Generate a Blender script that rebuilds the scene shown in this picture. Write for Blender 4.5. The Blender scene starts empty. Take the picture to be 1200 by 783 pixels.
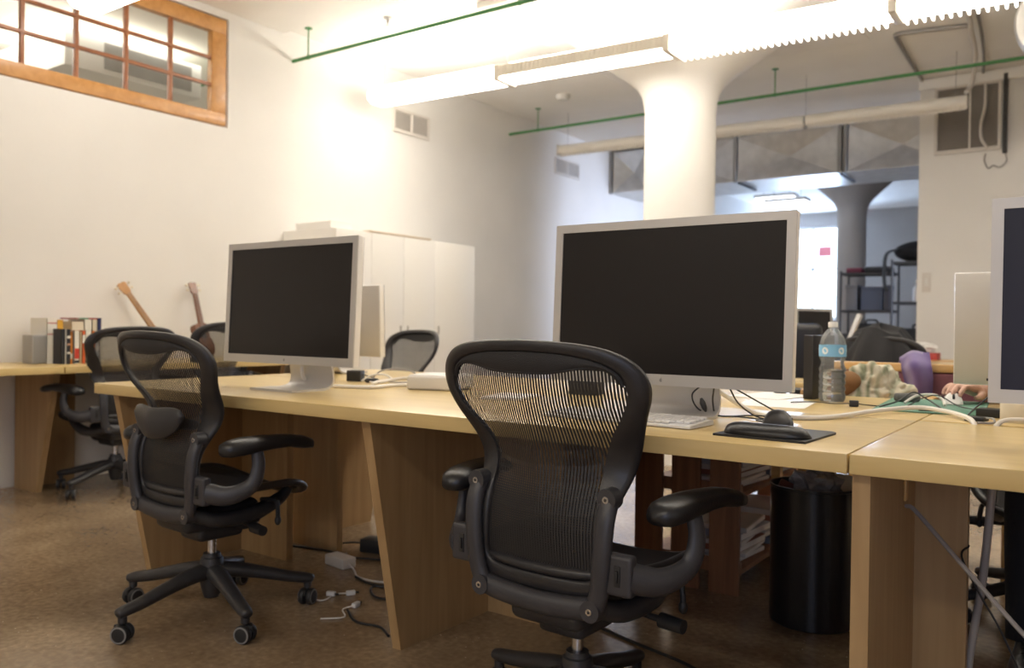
import bpy, bmesh, math, random
from mathutils import Vector, Matrix, Euler
random.seed(7)
PI = math.pi
C = bpy.context.scene.collection

# ------------------------------------------------------------------ materials
def mat(name, col, rough=0.5, metal=0.0, var=0.0, vscale=8.0, stretch=(1, 1, 1), bump=0.0,
        bscale=60.0, spec=0.5, emis=None, estr=0.0, coat=0.0, trans=0.0, alpha=1.0, sheen=0.0):
    m = bpy.data.materials.new(name); m.use_nodes = True
    nt = m.node_tree; b = nt.nodes['Principled BSDF']
    b.inputs['Base Color'].default_value = (*col, 1)
    b.inputs['Roughness'].default_value = rough
    b.inputs['Metallic'].default_value = metal
    b.inputs['Specular IOR Level'].default_value = spec
    b.inputs['Coat Weight'].default_value = coat
    b.inputs['Transmission Weight'].default_value = trans
    b.inputs['Sheen Weight'].default_value = sheen
    b.inputs['Alpha'].default_value = alpha
    if emis:
        b.inputs['Emission Color'].default_value = (*emis, 1)
        b.inputs['Emission Strength'].default_value = estr
    if var > 0 or bump > 0:
        tc = nt.nodes.new('ShaderNodeTexCoord'); mp = nt.nodes.new('ShaderNodeMapping')
        mp.inputs['Scale'].default_value = stretch
        nt.links.new(tc.outputs['Object'], mp.inputs['Vector'])
    if var > 0:
        n = nt.nodes.new('ShaderNodeTexNoise'); n.inputs['Scale'].default_value = vscale
        n.inputs['Detail'].default_value = 5
        nt.links.new(mp.outputs['Vector'], n.inputs['Vector'])
        r = nt.nodes.new('ShaderNodeValToRGB')
        r.color_ramp.elements[0].position = 0.3; r.color_ramp.elements[1].position = 0.7
        r.color_ramp.elements[0].color = (*[max(0, c * (1 - var)) for c in col], 1)
        r.color_ramp.elements[1].color = (*[min(1, c * (1 + var)) for c in col], 1)
        nt.links.new(n.outputs['Fac'], r.inputs['Fac'])
        nt.links.new(r.outputs['Color'], b.inputs['Base Color'])
    if bump > 0:
        n2 = nt.nodes.new('ShaderNodeTexNoise'); n2.inputs['Scale'].default_value = bscale
        nt.links.new(mp.outputs['Vector'], n2.inputs['Vector'])
        bp = nt.nodes.new('ShaderNodeBump'); bp.inputs['Strength'].default_value = bump
        bp.inputs['Distance'].default_value = 0.01
        nt.links.new(n2.outputs['Fac'], bp.inputs['Height'])
        nt.links.new(bp.outputs['Normal'], b.inputs['Normal'])
    return m

def glow(name, col, strength):
    m = bpy.data.materials.new(name); m.use_nodes = True
    nt = m.node_tree; nt.nodes.clear()
    e = nt.nodes.new('ShaderNodeEmission'); o = nt.nodes.new('ShaderNodeOutputMaterial')
    e.inputs['Color'].default_value = (*col, 1); e.inputs['Strength'].default_value = strength
    nt.links.new(e.outputs[0], o.inputs[0]); return m

def clear_glass(name, tint=(1, 1, 1), refl=0.12, rough=0.02):
    m = bpy.data.materials.new(name); m.use_nodes = True
    nt = m.node_tree; nt.nodes.clear()
    t = nt.nodes.new('ShaderNodeBsdfTransparent'); t.inputs['Color'].default_value = (*tint, 1)
    g = nt.nodes.new('ShaderNodeBsdfGlossy'); g.inputs['Roughness'].default_value = rough
    f = nt.nodes.new('ShaderNodeLayerWeight'); f.inputs['Blend'].default_value = refl
    mx = nt.nodes.new('ShaderNodeMixShader'); o = nt.nodes.new('ShaderNodeOutputMaterial')
    nt.links.new(f.outputs['Fresnel'], mx.inputs['Fac'])
    nt.links.new(t.outputs[0], mx.inputs[1]); nt.links.new(g.outputs[0], mx.inputs[2])
    nt.links.new(mx.outputs[0], o.inputs[0]); return m

def wood(name, dark, light, stretch, rough=0.35, scale=3.0, coat=0.0):
    m = bpy.data.materials.new(name); m.use_nodes = True
    nt = m.node_tree; b = nt.nodes['Principled BSDF']
    b.inputs['Roughness'].default_value = rough; b.inputs['Coat Weight'].default_value = coat
    tc = nt.nodes.new('ShaderNodeTexCoord'); mp = nt.nodes.new('ShaderNodeMapping')
    mp.inputs['Scale'].default_value = stretch
    nt.links.new(tc.outputs['Object'], mp.inputs['Vector'])
    n = nt.nodes.new('ShaderNodeTexNoise'); n.inputs['Scale'].default_value = scale
    n.inputs['Detail'].default_value = 8; n.inputs['Distortion'].default_value = 0.6
    nt.links.new(mp.outputs['Vector'], n.inputs['Vector'])
    r = nt.nodes.new('ShaderNodeValToRGB')
    r.color_ramp.elements[0].position = 0.32; r.color_ramp.elements[1].position = 0.68
    r.color_ramp.elements[0].color = (*dark, 1); r.color_ramp.elements[1].color = (*light, 1)
    nt.links.new(n.outputs['Fac'], r.inputs['Fac'])
    nt.links.new(r.outputs['Color'], b.inputs['Base Color'])
    return m

def floor_material():
    m = bpy.data.materials.new('polished_concrete'); m.use_nodes = True
    nt = m.node_tree; b = nt.nodes['Principled BSDF']; L = nt.links
    tc = nt.nodes.new('ShaderNodeTexCoord')
    n1 = nt.nodes.new('ShaderNodeTexNoise'); n1.inputs['Scale'].default_value = 1.6; n1.inputs['Detail'].default_value = 8
    n2 = nt.nodes.new('ShaderNodeTexNoise'); n2.inputs['Scale'].default_value = 45; n2.inputs['Detail'].default_value = 6
    for n in (n1, n2): L.new(tc.outputs['Object'], n.inputs['Vector'])
    mx = nt.nodes.new('ShaderNodeMix'); mx.data_type = 'FLOAT'; mx.inputs[0].default_value = 0.32
    L.new(n1.outputs['Fac'], mx.inputs[2]); L.new(n2.outputs['Fac'], mx.inputs[3])
    r = nt.nodes.new('ShaderNodeValToRGB')
    cr = r.color_ramp
    cr.elements[0].position = 0.34; cr.elements[0].color = (0.15, 0.103, 0.062, 1)
    cr.elements[1].position = 0.66; cr.elements[1].color = (0.42, 0.315, 0.20, 1)
    e = cr.elements.new(0.5); e.color = (0.26, 0.187, 0.116, 1)
    L.new(mx.outputs[0], r.inputs['Fac'])
    v = nt.nodes.new('ShaderNodeTexVoronoi'); v.inputs['Scale'].default_value = 34
    L.new(tc.outputs['Object'], v.inputs['Vector'])
    vr = nt.nodes.new('ShaderNodeValToRGB')
    vr.color_ramp.elements[0].position = 0.04; vr.color_ramp.elements[0].color = (1, 1, 1, 1)
    vr.color_ramp.elements[1].position = 0.10; vr.color_ramp.elements[1].color = (0, 0, 0, 1)
    L.new(v.outputs['Distance'], vr.inputs['Fac'])
    n3 = nt.nodes.new('ShaderNodeTexNoise'); n3.inputs['Scale'].default_value = 5
    L.new(tc.outputs['Object'], n3.inputs['Vector'])
    g = nt.nodes.new('ShaderNodeMath'); g.operation = 'GREATER_THAN'; g.inputs[1].default_value = 0.54
    L.new(n3.outputs['Fac'], g.inputs[0])
    ml = nt.nodes.new('ShaderNodeMath'); ml.operation = 'MULTIPLY'
    L.new(vr.outputs['Color'], ml.inputs[0]); L.new(g.outputs[0], ml.inputs[1])
    m2 = nt.nodes.new('ShaderNodeMix'); m2.data_type = 'RGBA'; m2.inputs[7].default_value = (0.62, 0.52, 0.40, 1)
    L.new(ml.outputs[0], m2.inputs[0]); L.new(r.outputs['Color'], m2.inputs[6])
    L.new(m2.outputs[2], b.inputs['Base Color'])
    rr = nt.nodes.new('ShaderNodeMapRange'); rr.inputs[3].default_value = 0.10; rr.inputs[4].default_value = 0.27
    L.new(n2.outputs['Fac'], rr.inputs[0]); L.new(rr.outputs[0], b.inputs['Roughness'])
    bp = nt.nodes.new('ShaderNodeBump'); bp.inputs['Strength'].default_value = 0.05; bp.inputs['Distance'].default_value = 0.01
    L.new(n2.outputs['Fac'], bp.inputs['Height']); L.new(bp.outputs['Normal'], b.inputs['Normal'])
    b.inputs['Specular IOR Level'].default_value = 0.5
    return m

M = {}
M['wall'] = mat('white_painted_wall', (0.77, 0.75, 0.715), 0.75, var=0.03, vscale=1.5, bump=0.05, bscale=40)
M['wall_backlit'] = mat('wall_backlit_shade', (0.38, 0.355, 0.335), 0.8, var=0.04, vscale=2)  # backlit shade of the far wall and column put into the base colour
M['ceiling'] = mat('painted_concrete_ceiling', (0.90, 0.875, 0.83), 0.85, var=0.05, vscale=1.2, bump=0.15, bscale=12)
M['column'] = mat('white_painted_column', (0.80, 0.775, 0.73), 0.7, var=0.02, vscale=2)
M['floor'] = floor_material()
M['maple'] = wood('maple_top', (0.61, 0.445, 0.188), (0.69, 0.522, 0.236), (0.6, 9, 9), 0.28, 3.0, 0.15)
M['maple_y'] = wood('maple_top_lengthwise', (0.61, 0.445, 0.188), (0.69, 0.522, 0.236), (9, 0.6, 9), 0.3, 3.0, 0.1)
M['maple_edge'] = wood('maple_edge_band', (0.47, 0.285, 0.115), (0.56, 0.36, 0.16), (0.6, 9, 9), 0.45, 3.0)
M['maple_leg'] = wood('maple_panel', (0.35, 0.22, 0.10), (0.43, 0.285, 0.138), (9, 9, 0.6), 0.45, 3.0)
M['oak'] = wood('orange_oak_frame', (0.44, 0.20, 0.05), (0.56, 0.28, 0.085), (3, 3, 3), 0.4, 6.0, 0.2)
M['muntin'] = wood('red_brown_muntin', (0.25, 0.085, 0.035), (0.34, 0.13, 0.05), (3, 3, 3), 0.4, 6.0, 0.2)
M['crate'] = wood('dark_red_brown_crate', (0.17, 0.065, 0.025), (0.26, 0.11, 0.045), (12, 12, 0.8), 0.5, 3.0)
M['black_plastic'] = mat('charcoal_plastic', (0.030, 0.029, 0.031), 0.42, var=0.1, vscale=30, bump=0.05, bscale=300)
M['frame_plastic'] = mat('graphite_frame_plastic', (0.024, 0.023, 0.025), 0.38, var=0.1, vscale=30, bump=0.06, bscale=400)
M['support_plastic'] = mat('grey_support_plastic', (0.040, 0.039, 0.044), 0.42, var=0.08, vscale=20, bump=0.06, bscale=400)
M['pellicle'] = mat('woven_black_strands', (0.024, 0.022, 0.022), 0.6)
M['weft'] = mat('dark_cross_weave', (0.020, 0.019, 0.018), 0.7)
M['pellicle_dense'] = mat('dense_black_weave', (0.022, 0.021, 0.022), 0.65, bump=0.3, bscale=500)
M['pad'] = mat('black_vinyl_pad', (0.012, 0.012, 0.014), 0.33, bump=0.08, bscale=200)
M['rubber'] = mat('black_rubber', (0.018, 0.018, 0.019), 0.5)
M['ring'] = mat('grey_wheel_ring', (0.22, 0.215, 0.21), 0.4)
M['chrome'] = mat('brushed_steel', (0.62, 0.62, 0.63), 0.25, 1.0)
M['alu'] = mat('matte_aluminium', (0.60, 0.585, 0.57), 0.42, 0.55, var=0.02, vscale=5)
M['alu_side'] = mat('white_side_panel', (0.86, 0.85, 0.84), 0.35)
M['screen'] = mat('dark_screen', (0.012, 0.0095, 0.0095), 0.32, spec=0.36)
M['white_plastic'] = mat('white_plastic', (0.80, 0.79, 0.77), 0.35)
M['offwhite'] = mat('offwhite_plastic', (0.70, 0.68, 0.64), 0.4)
M['key'] = mat('white_key', (0.84, 0.83, 0.82), 0.4)
M['cable_white'] = mat('white_cable', (0.78, 0.75, 0.70), 0.45)
M['cable_black'] = mat('black_cable', (0.015, 0.015, 0.016), 0.45)
M['cable_grey'] = mat('grey_cable', (0.33, 0.31, 0.30), 0.45)
M['paper'] = mat('white_paper', (0.86, 0.85, 0.83), 0.7)
M['paper_cream'] = mat('cream_paper', (0.74, 0.67, 0.53), 0.7)
M['green_pipe'] = mat('green_pipe_paint', (0.06, 0.22, 0.07), 0.5)
M['galv'] = mat('galvanised_sheet', (0.60, 0.59, 0.57), 0.38, 0.6, var=0.10, vscale=9)
M['duct_grey'] = mat('dull_grey_duct', (0.34, 0.325, 0.305), 0.55, 0.5, var=0.08, vscale=6)
M['black_strap'] = mat('black_strap', (0.02, 0.02, 0.02), 0.6)
M['vent'] = mat('white_vent_paint', (0.66, 0.62, 0.57), 0.6)
M['vent_dark'] = mat('vent_shadow', (0.16, 0.145, 0.13), 0.8)
M['louver'] = mat('louver_white', (0.68, 0.63, 0.55), 0.5)
M['lamp'] = glow('lit_lens', (1.0, 0.93, 0.825), 14.5)
M['lamp_soft'] = glow('lit_side_lens', (1.0, 0.92, 0.80), 5)
M['lamp_up'] = glow('lit_upper_lens', (1.0, 0.93, 0.825), 28.0)
M['lamp_front'] = glow('front_row_lens', (1.0, 0.93, 0.825), 8.0)
M['lamp_front_up'] = glow('front_row_upper_lens', (1.0, 0.93, 0.825), 12.0)
M['louver_off'] = mat('unlit_louver_white', (0.80, 0.765, 0.70), 0.5)
M['screen_blue_reflection'] = mat('dark_screen_blue_reflection', (0.010, 0.012, 0.034), 0.32, spec=0.45)  # dark screen with a blue reflection painted into its colour
M['lamp_cool'] = glow('cool_lit_lens', (0.80, 0.88, 1.0), 6.0)
M['lamp_next'] = glow('warm_lit_lens', (1.0, 0.93, 0.80), 14.0)
M['glass'] = clear_glass('window_glass', (0.97, 0.98, 0.97), 0.10)
M['cab'] = mat('white_cabinet_laminate', (0.84, 0.815, 0.765), 0.45)
M['gap'] = mat('dark_gap', (0.20, 0.18, 0.16), 0.8)
M['bin'] = mat('black_bin_metal', (0.010, 0.010, 0.013), 0.28)
M['green_mat'] = mat('green_cutting_mat', (0.085, 0.235, 0.165), 0.55, var=0.05, vscale=10)
M['purple'] = mat('purple_cloth', (0.125, 0.085, 0.235), 0.8, var=0.15, vscale=12, sheen=0.3)
M['maroon'] = mat('maroon_upholstery', (0.21, 0.075, 0.095), 0.75, var=0.1, vscale=20)
M['tan_wood'] = wood('honey_wood', (0.55, 0.33, 0.12), (0.66, 0.43, 0.18), (2, 2, 8), 0.4, 4)
M['skin'] = mat('skin', (0.60, 0.36, 0.27), 0.5, var=0.08, vscale=25)
M['nail'] = mat('fingernail', (0.66, 0.42, 0.35), 0.3)
M['trouser'] = mat('black_trouser_cloth', (0.012, 0.012, 0.016), 0.8, bump=0.2, bscale=80)
M['shirt'] = mat('dark_grey_knit', (0.05, 0.05, 0.06), 0.85, bump=0.2, bscale=120)
M['hair'] = mat('dark_brown_hair', (0.035, 0.02, 0.013), 0.5, bump=0.4, bscale=80)
M['shoe'] = mat('black_shoe_leather', (0.012, 0.012, 0.013), 0.4)
M['eye_white'] = mat('eye_white', (0.8, 0.78, 0.75), 0.3)
M['shelf_metal'] = mat('dark_shelf_metal', (0.060, 0.058, 0.060), 0.5, 0.3)
M['dark_cloth'] = mat('dark_coat_cloth', (0.011, 0.0105, 0.012), 0.85, var=0.2, vscale=10)
M['navy'] = mat('navy_blue', (0.02, 0.03, 0.07), 0.6)
M['blue_grey'] = mat('blue_grey_plastic', (0.20, 0.23, 0.32), 0.5)
M['uke_dark'] = wood('dark_mahogany', (0.13, 0.045, 0.02), (0.20, 0.075, 0.03), (8, 8, 1), 0.35, 4, 0.3)
M['uke_tan'] = wood('tan_neck_wood', (0.40, 0.20, 0.075), (0.50, 0.27, 0.11), (8, 8, 1), 0.4, 4, 0.2)
M['uke_pale'] = mat('pale_drumhead', (0.66, 0.60, 0.50), 0.5)

def flat(name, col, rough=0.6): 
    return mat(name, col, rough)

# ------------------------------------------------------------------ mesh builder
def cr_spline(pts, n):
    pts = [Vector(p) for p in pts]
    if len(pts) < 3:
        return [pts[0].lerp(pts[-1], i / n) for i in range(n + 1)]
    out = []
    segs = len(pts) - 1
    for i in range(n + 1):
        t = i / n * segs; k = min(int(t), segs - 1); u = t - k
        p1, p2 = pts[k], pts[k + 1]
        p0 = pts[k - 1] if k > 0 else p1 * 2 - p2
        p3 = pts[k + 2] if k + 2 <= segs else p2 * 2 - p1
        out.append(0.5 * ((2 * p1) + (-p0 + p2) * u + (2 * p0 - 5 * p1 + 4 * p2 - p3) * u * u
                          + (-p0 + 3 * p1 - 3 * p2 + p3) * u ** 3))
    return out

def lerp_list(vals, n):
    out = []
    s = len(vals) - 1
    for i in range(n + 1):
        t = i / n * s; k = min(int(t), s - 1); u = t - k
        out.append(vals[k] * (1 - u) + vals[k + 1] * u)
    return out

class MB:
    def __init__(self):
        self.bm = bmesh.new()
    def _faces(self, vs, faces):
        v = [self.bm.verts.new(p) for p in vs]
        for f in faces:
            try: self.bm.faces.new([v[i] for i in f])
            except ValueError: pass
        return v
    def box(self, c, s, rot=None, bevel=0.0, seg=2):
        t = bmesh.new()
        bmesh.ops.create_cube(t, size=1.0)
        for v in t.verts: v.co = Vector((v.co.x * s[0], v.co.y * s[1], v.co.z * s[2]))
        if bevel > 0:
            bmesh.ops.bevel(t, geom=list(t.edges), offset=min(bevel, min(s) * 0.45), segments=seg, affect='EDGES', profile=0.6)
        mx = Matrix.Translation(Vector(c))
        if rot is not None:
            mx = mx @ (rot.to_4x4() if isinstance(rot, Matrix) else Euler(rot).to_matrix().to_4x4())
        self._join(t, mx); return self
    def _join(self, t, mx=Matrix.Identity(4)):
        t.verts.index_update()
        vs = [self.bm.verts.new(mx @ v.co) for v in t.verts]
        for f in t.faces:
            try: self.bm.faces.new([vs[v.index] for v in f.verts])
            except ValueError: pass
        t.free()
    def rings(self, rings, caps=True, closed=True, loop=False):
        R = [[self.bm.verts.new(p) for p in r] for r in rings]
        n = len(R[0])
        pairs = list(zip(R[:-1], R[1:]))
        if loop: pairs.append((R[-1], R[0]))
        for a, b in pairs:
            for i in range(n if closed else n - 1):
                j = (i + 1) % n
                try: self.bm.faces.new((a[i], a[j], b[j], b[i]))
                except ValueError: pass
        if caps and closed and not loop:
            for r in (R[0][::-1], R[-1]):
                try: self.bm.faces.new(r)
                except ValueError: pass
        return self
    def tube(self, pts, r, seg=8, n=None, squash=(1, 1), up=(0, 0, 1), caps=True, loop=False):
        pts = [Vector(p) for p in pts]
        rs = r if isinstance(r, (list, tuple)) else [r] * len(pts)
        if n:
            rs = lerp_list(list(rs), n); pts = cr_spline(pts, n)
        out = []
        prev = None
        for i, p in enumerate(pts):
            a = pts[max(i - 1, 0)]; b = pts[min(i + 1, len(pts) - 1)]
            d = (b - a)
            if d.length < 1e-9: d = Vector((0, 0, 1))
            d.normalize()
            if prev is None:
                u = Vector(up)
                if abs(u.dot(d)) > 0.95: u = Vector((1, 0, 0)) if abs(d.x) < 0.9 else Vector((0, 1, 0))
            else: u = prev
            u = (u - d * u.dot(d)).normalized(); prev = u
            w = d.cross(u)
            out.append([p + (u * math.sin(2 * PI * k / seg) * squash[1] + w * math.cos(2 * PI * k / seg) * squash[0]) * rs[i] for k in range(seg)])
        return self.rings(out, caps)
    def cyl(self, a, b, r0, r1=None, seg=20):
        return self.tube([a, b], [r0, r0 if r1 is None else r1], seg)
    def lathe(self, prof, o=(0, 0, 0), seg=32, mx=None, caps=True):
        o = Vector(o); rr = []
        for r, z in prof:
            ring = []
            for k in range(seg):
                a = 2 * PI * k / seg
                p = Vector((r * math.cos(a), r * math.sin(a), z))
                if mx is not None: p = mx @ p
                ring.append(o + p)
            rr.append(ring)
        return self.rings(rr, caps)
    def prism(self, poly, f, d0, d1):
        """poly: 2-D outline, f(u, v, d) -> point; closed extrusion from depth d0 to d1"""
        return self.rings([[f(u, v, d0) for u, v in poly], [f(u, v, d1) for u, v in poly]], True)
    def sphere(self, c, r, seg=20, rings=12, mx=None):
        r = (r, r, r) if not isinstance(r, (tuple, list)) else r
        t = bmesh.new(); bmesh.ops.create_uvsphere(t, u_segments=seg, v_segments=rings, radius=1.0)
        m2 = Matrix.Translation(Vector(c)) @ (mx.to_4x4() if mx is not None else Matrix.Identity(4)) @ Matrix.Diagonal((*r, 1))
        self._join(t, m2); return self
    def grid(self, f, nu, nv):
        V = [[self.bm.verts.new(f(i / nu, j / nv)) for j in range(nv + 1)] for i in range(nu + 1)]
        for i in range(nu):
            for j in range(nv):
                self.bm.faces.new((V[i][j], V[i + 1][j], V[i + 1][j + 1], V[i][j + 1]))
        return self
    def build(self, name, material, parent=None, loc=None, rot=None, smooth=True, angle=38, mods=None):
        bm = self.bm
        bmesh.ops.recalc_face_normals(bm, faces=list(bm.faces))
        lim = math.radians(angle)
        for f in bm.faces: f.smooth = smooth
        if smooth:
            for e in bm.edges:
                if len(e.link_faces) == 2:
                    try:
                        if e.calc_face_angle() > lim: e.smooth = False
                    except ValueError: pass
        me = bpy.data.meshes.new(name); bm.to_mesh(me); bm.free()
        o = bpy.data.objects.new(name, me); C.objects.link(o)
        if isinstance(material, (list, tuple)):
            for q in material: me.materials.append(q)
        else: me.materials.append(material)
        if parent is not None: o.parent = parent
        if loc is not None: o.location = loc
        if rot is not None: o.rotation_euler = rot
        return o

def tag(o, label, cat, group=None, kind=None):
    o['label'] = label; o['category'] = cat
    if group: o['group'] = group
    if kind: o['kind'] = kind
    return o
def thing(name, label, cat, loc=(0, 0, 0), rz=0.0, group=None):
    o = bpy.data.objects.new(name, None); C.objects.link(o)
    o.empty_display_size = 0.05
    o.location = loc; o.rotation_euler = (0, 0, rz)
    return tag(o, label, cat, group)
def structure(mb, name, material, label=None, **k):
    o = mb.build(name, material, **k); o['kind'] = 'structure'
    if label: o['label'] = label
    return o
def copy_tree(o, parent=None):
    c = o.copy(); C.objects.link(c)
    if parent is not None: c.parent = parent
    for ch in list(o.children): copy_tree(ch, c)
    return c
# ------------------------------------------------------------------ room shell
H = 3.32
WX = -5.30
structure(MB().box((-2.0, 6.5, -0.05), (13.6, 22, 0.10)), 'floor', M['floor'], 'polished dark brown concrete floor with pale specks')
structure(MB().box((-2.0, 6.5, H + 0.10), (13.6, 22, 0.20)), 'ceiling', M['ceiling'], 'white painted concrete ceiling')
w = MB()
Y0, Y1, Z0, Z1 = 1.08, 3.84, 2.435, 3.235
w.box((WX - 0.07, (-4.3 + Y0) / 2, H / 2), (0.14, Y0 + 4.3, H))
w.box((WX - 0.07, (17.2 + Y1) / 2, H / 2), (0.14, 17.2 - Y1, H))
w.box((WX - 0.07, (Y0 + Y1) / 2, Z0 / 2), (0.14, Y1 - Y0, Z0))
w.box((WX - 0.07, (Y0 + Y1) / 2, (Z1 + H) / 2), (0.14, Y1 - Y0, H - Z1))
structure(w, 'wall_left', M['wall'], 'long cream painted wall on the left')
structure(MB().box((-0.5, -4.15, H / 2), (10.2, 0.15, H)), 'wall_front', M['wall'])
structure(MB().box((4.45, 6.5, H / 2), (0.15, 21.5, H)), 'wall_right', M['wall'])
w = MB()
bx0, bx1, bz0, bz1 = -5.25, -4.13, 1.20, 3.05
w.box(((bx0 - 5.45) / 2, 17.1, H / 2), (bx0 + 5.45, 0.2, H))
w.box(((bx1 + 4.5) / 2, 17.1, H / 2), (4.5 - bx1, 0.2, H))
w.box(((bx0 + bx1) / 2, 17.1, bz0 / 2), (bx1 - bx0, 0.2, bz0))
w.box(((bx0 + bx1) / 2, 17.1, (bz1 + H) / 2), (bx1 - bx0, 0.2, H - bz1))
structure(w, 'wall_back', M['wall_backlit'], 'grey shaded far wall beyond the ductwork')
w = MB()
w.box((1.5, 8.66, H / 2), (5.78, 0.36, H))
structure(w, 'wall_pier', M['wall'], 'cream partition wall at the right carrying a vent')
structure(MB().box((1.5, 8.465, 3.265), (5.80, 0.03, 0.10), bevel=0.008), 'trim_1', M['wall'])
# room next door seen through the high window
w = MB()
w.box((-8.55, 4.0, H / 2), (0.15, 9, H)); w.box((-7.0, -0.4, H / 2), (3.2, 0.15, H)); w.box((-7.0, 8.4, H / 2), (3.2, 0.15, H))
structure(w, 'wall_next_room', M['wall'])
# dropped slab panels
structure(MB().box((-2.6, 5.85, H - 0.025), (2.2, 2.2, 0.05), bevel=0.012), 'trim_2', M['ceiling'])
structure(MB().box((-4.62, 3.2, H - 0.018), (1.36, 2.3, 0.036), bevel=0.01), 'trim_3', M['ceiling'])

# mushroom columns
prof = [(0.263, 0), (0.263, 2.58), (0.268, 2.66), (0.285, 2.74), (0.325, 2.81), (0.40, 2.88), (0.50, 2.95), (0.64, 3.05), (0.80, 3.17), (0.92, 3.27)]
structure(MB().lathe(prof, (-2.6, 5.85, 0), 64), 'column', M['column'], 'white round concrete column flaring into the ceiling', angle=60)
structure(MB().lathe([(r * 0.74, z) for r, z in prof], (-2.92, 12.55, 0), 48), 'column', M['wall_backlit'], 'grey shaded column beside the bright far window', angle=60)

# window_1: high interior window with oak frame
wr = bpy.data.objects.new('window_1', None); C.objects.link(wr); wr['kind'] = 'structure'
wr.location = (WX - 0.035, 0, 0)
wr['label'] = 'high oak framed interior window with small panes'
fy0, fy1, fz0, fz1 = 1.10, 3.825, 2.447, 3.225
iy0, iy1, iz0, iz1 = 1.215, 3.705, 2.537, 3.12
f = MB()
f.box((0, (fy0 + fy1) / 2, (fz0 + iz0) / 2), (0.06, fy1 - fy0, iz0 - fz0), bevel=0.004)
f.box((0, (fy0 + fy1) / 2, (fz1 + iz1) / 2), (0.06, fy1 - fy0, fz1 - iz1), bevel=0.004)
f.box((0, (fy0 + iy0) / 2, (iz0 + iz1) / 2), (0.058, iy0 - fy0, iz1 - iz0), bevel=0.004)
f.box((0, (fy1 + iy1) / 2, (iz0 + iz1) / 2), (0.058, fy1 - iy1, iz1 - iz0), bevel=0.004)
f.build('window_frame', M['oak'], wr)
mu = MB()
for y in (1.43, 1.755, 2.08, 2.405, 2.73, 3.06, 3.385):
    mu.box((0.004, y, (iz0 + iz1) / 2), (0.034, 0.026, iz1 - iz0 + 0.02), bevel=0.005)
for z in (2.732, 2.926):
    mu.box((0.004, (iy0 + iy1) / 2, z), (0.032, iy1 - iy0 + 0.02, 0.024), bevel=0.005)
mu.build('muntins', M['muntin'], wr)
MB().box((-0.008, (iy0 + iy1) / 2, (iz0 + iz1) / 2), (0.004, iy1 - iy0 + 0.02, iz1 - iz0 + 0.02)).build('window_glass', M['glass'], wr)

# window_2: bright far window
wr = bpy.data.objects.new('window_2', None); C.objects.link(wr); wr['kind'] = 'structure'
wr.location = (0, 17.08, 0); wr['label'] = 'overexposed bright window in the far wall'
f = MB(); cx = (bx0 + bx1) / 2; cz = (bz0 + bz1) / 2
for z in (bz0 + 0.03, bz1 - 0.03, 2.2): f.box((cx, 0, z), (bx1 - bx0, 0.06, 0.05))
for x in (bx0 + 0.03, bx1 - 0.03, cx): f.box((x, 0, cz), (0.05, 0.06, bz1 - bz0 - 0.06))
f.build('window_frame', M['white_plastic'], wr)
MB().box((cx, 0.0, cz), (bx1 - bx0 - 0.08, 0.006, bz1 - bz0 - 0.08)).build('window_glass', M['glass'], wr)
tag(MB().box((0, 0, 0), (0.24, 0.006, 0.19)).build('window_sticker', flat('pale_red_sticker', (0.75, 0.22, 0.25)), loc=(-4.46, 17.04, 2.55)),
    'small pale red square stuck on the bright far window', 'sticker')

# ------------------------------------------------------------------ ceiling services
def vent(name, label, loc, wy, hz, group=None):
    """two-bay grille on the left wall (faces +X)"""
    t = thing(name, label, 'vent', loc, 0, group)
    MB().box((0.003, 0, 0), (0.006, wy - 0.03, hz - 0.03)).build('backing', M['vent_dark'], t)
    f = MB(); e = 0.026
    f.box((0.009, 0, hz / 2 - e / 2), (0.018, wy, e), bevel=0.003); f.box((0.009, 0, -hz / 2 + e / 2), (0.018, wy, e), bevel=0.003)
    for y in (-wy / 2 + e / 2, 0, wy / 2 - e / 2): f.box((0.009, y, 0), (0.018, e, hz - 2 * e), bevel=0.003)
    f.build('vent_frame', M['vent'], t)
    s = MB(); n = 12
    for k in range(n):
        z = -hz / 2 + e + (k + 0.5) * (hz - 2 * e) / n
        for yy in (-1, 1): s.box((0.009, yy * (wy / 4 - e / 4), z), (0.010, wy / 2 - 1.5 * e, 0.006), rot=(0, 0.6, 0))
    s.build('slats', M['vent'], t)
    return t
vent('wall_vent', 'white two-bay wall vent under the lit end of the nearer lamp', (WX, 5.84, 2.875), 0.50, 0.22)
vent('wall_vent', 'small wall vent far along the left wall, beyond the second green pipe end', (WX, 8.63, 2.91), 0.56, 0.20)

t = thing('return_air_grille', 'large louvred air grille high on the right partition wall', 'vent', (-1.0, 8.48, 2.92))
gw, gh = 0.53, 0.62
MB().box((0, -0.004, 0), (gw - 0.04, 0.008, gh - 0.04)).build('backing', M['vent_dark'], t)
f = MB()
for z in (-gh / 2 + 0.015, gh / 2 - 0.015): f.box((0, -0.012, z), (gw, 0.024, 0.035), bevel=0.004)
for x in (-gw / 2 + 0.012, 0.02, gw / 2 - 0.012): f.box((x, -0.012, 0), (0.028 if x != 0.02 else 0.018, 0.022, gh - 0.06), bevel=0.004)
f.build('vent_frame', M['vent'], t)
s = MB()
for k in range(26):
    z = -gh / 2 + 0.04 + k * (gh - 0.08) / 25
    s.box((0, -0.012, z), (gw - 0.05, 0.016, 0.008), rot=(0.6, 0, 0))
s.build('slats', mat('dim_slat', (0.33, 0.30, 0.27), 0.6), t)
tag(MB().box((0, 0, 0), (0.035, 0.03, 0.70), bevel=0.006).build('cable_trunking', flat('dark_trunk', (0.05, 0.045, 0.04)), loc=(-0.705, 8.462, 2.92)),
    'thin dark vertical trunking right of the large air grille', 'trunking')
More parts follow.
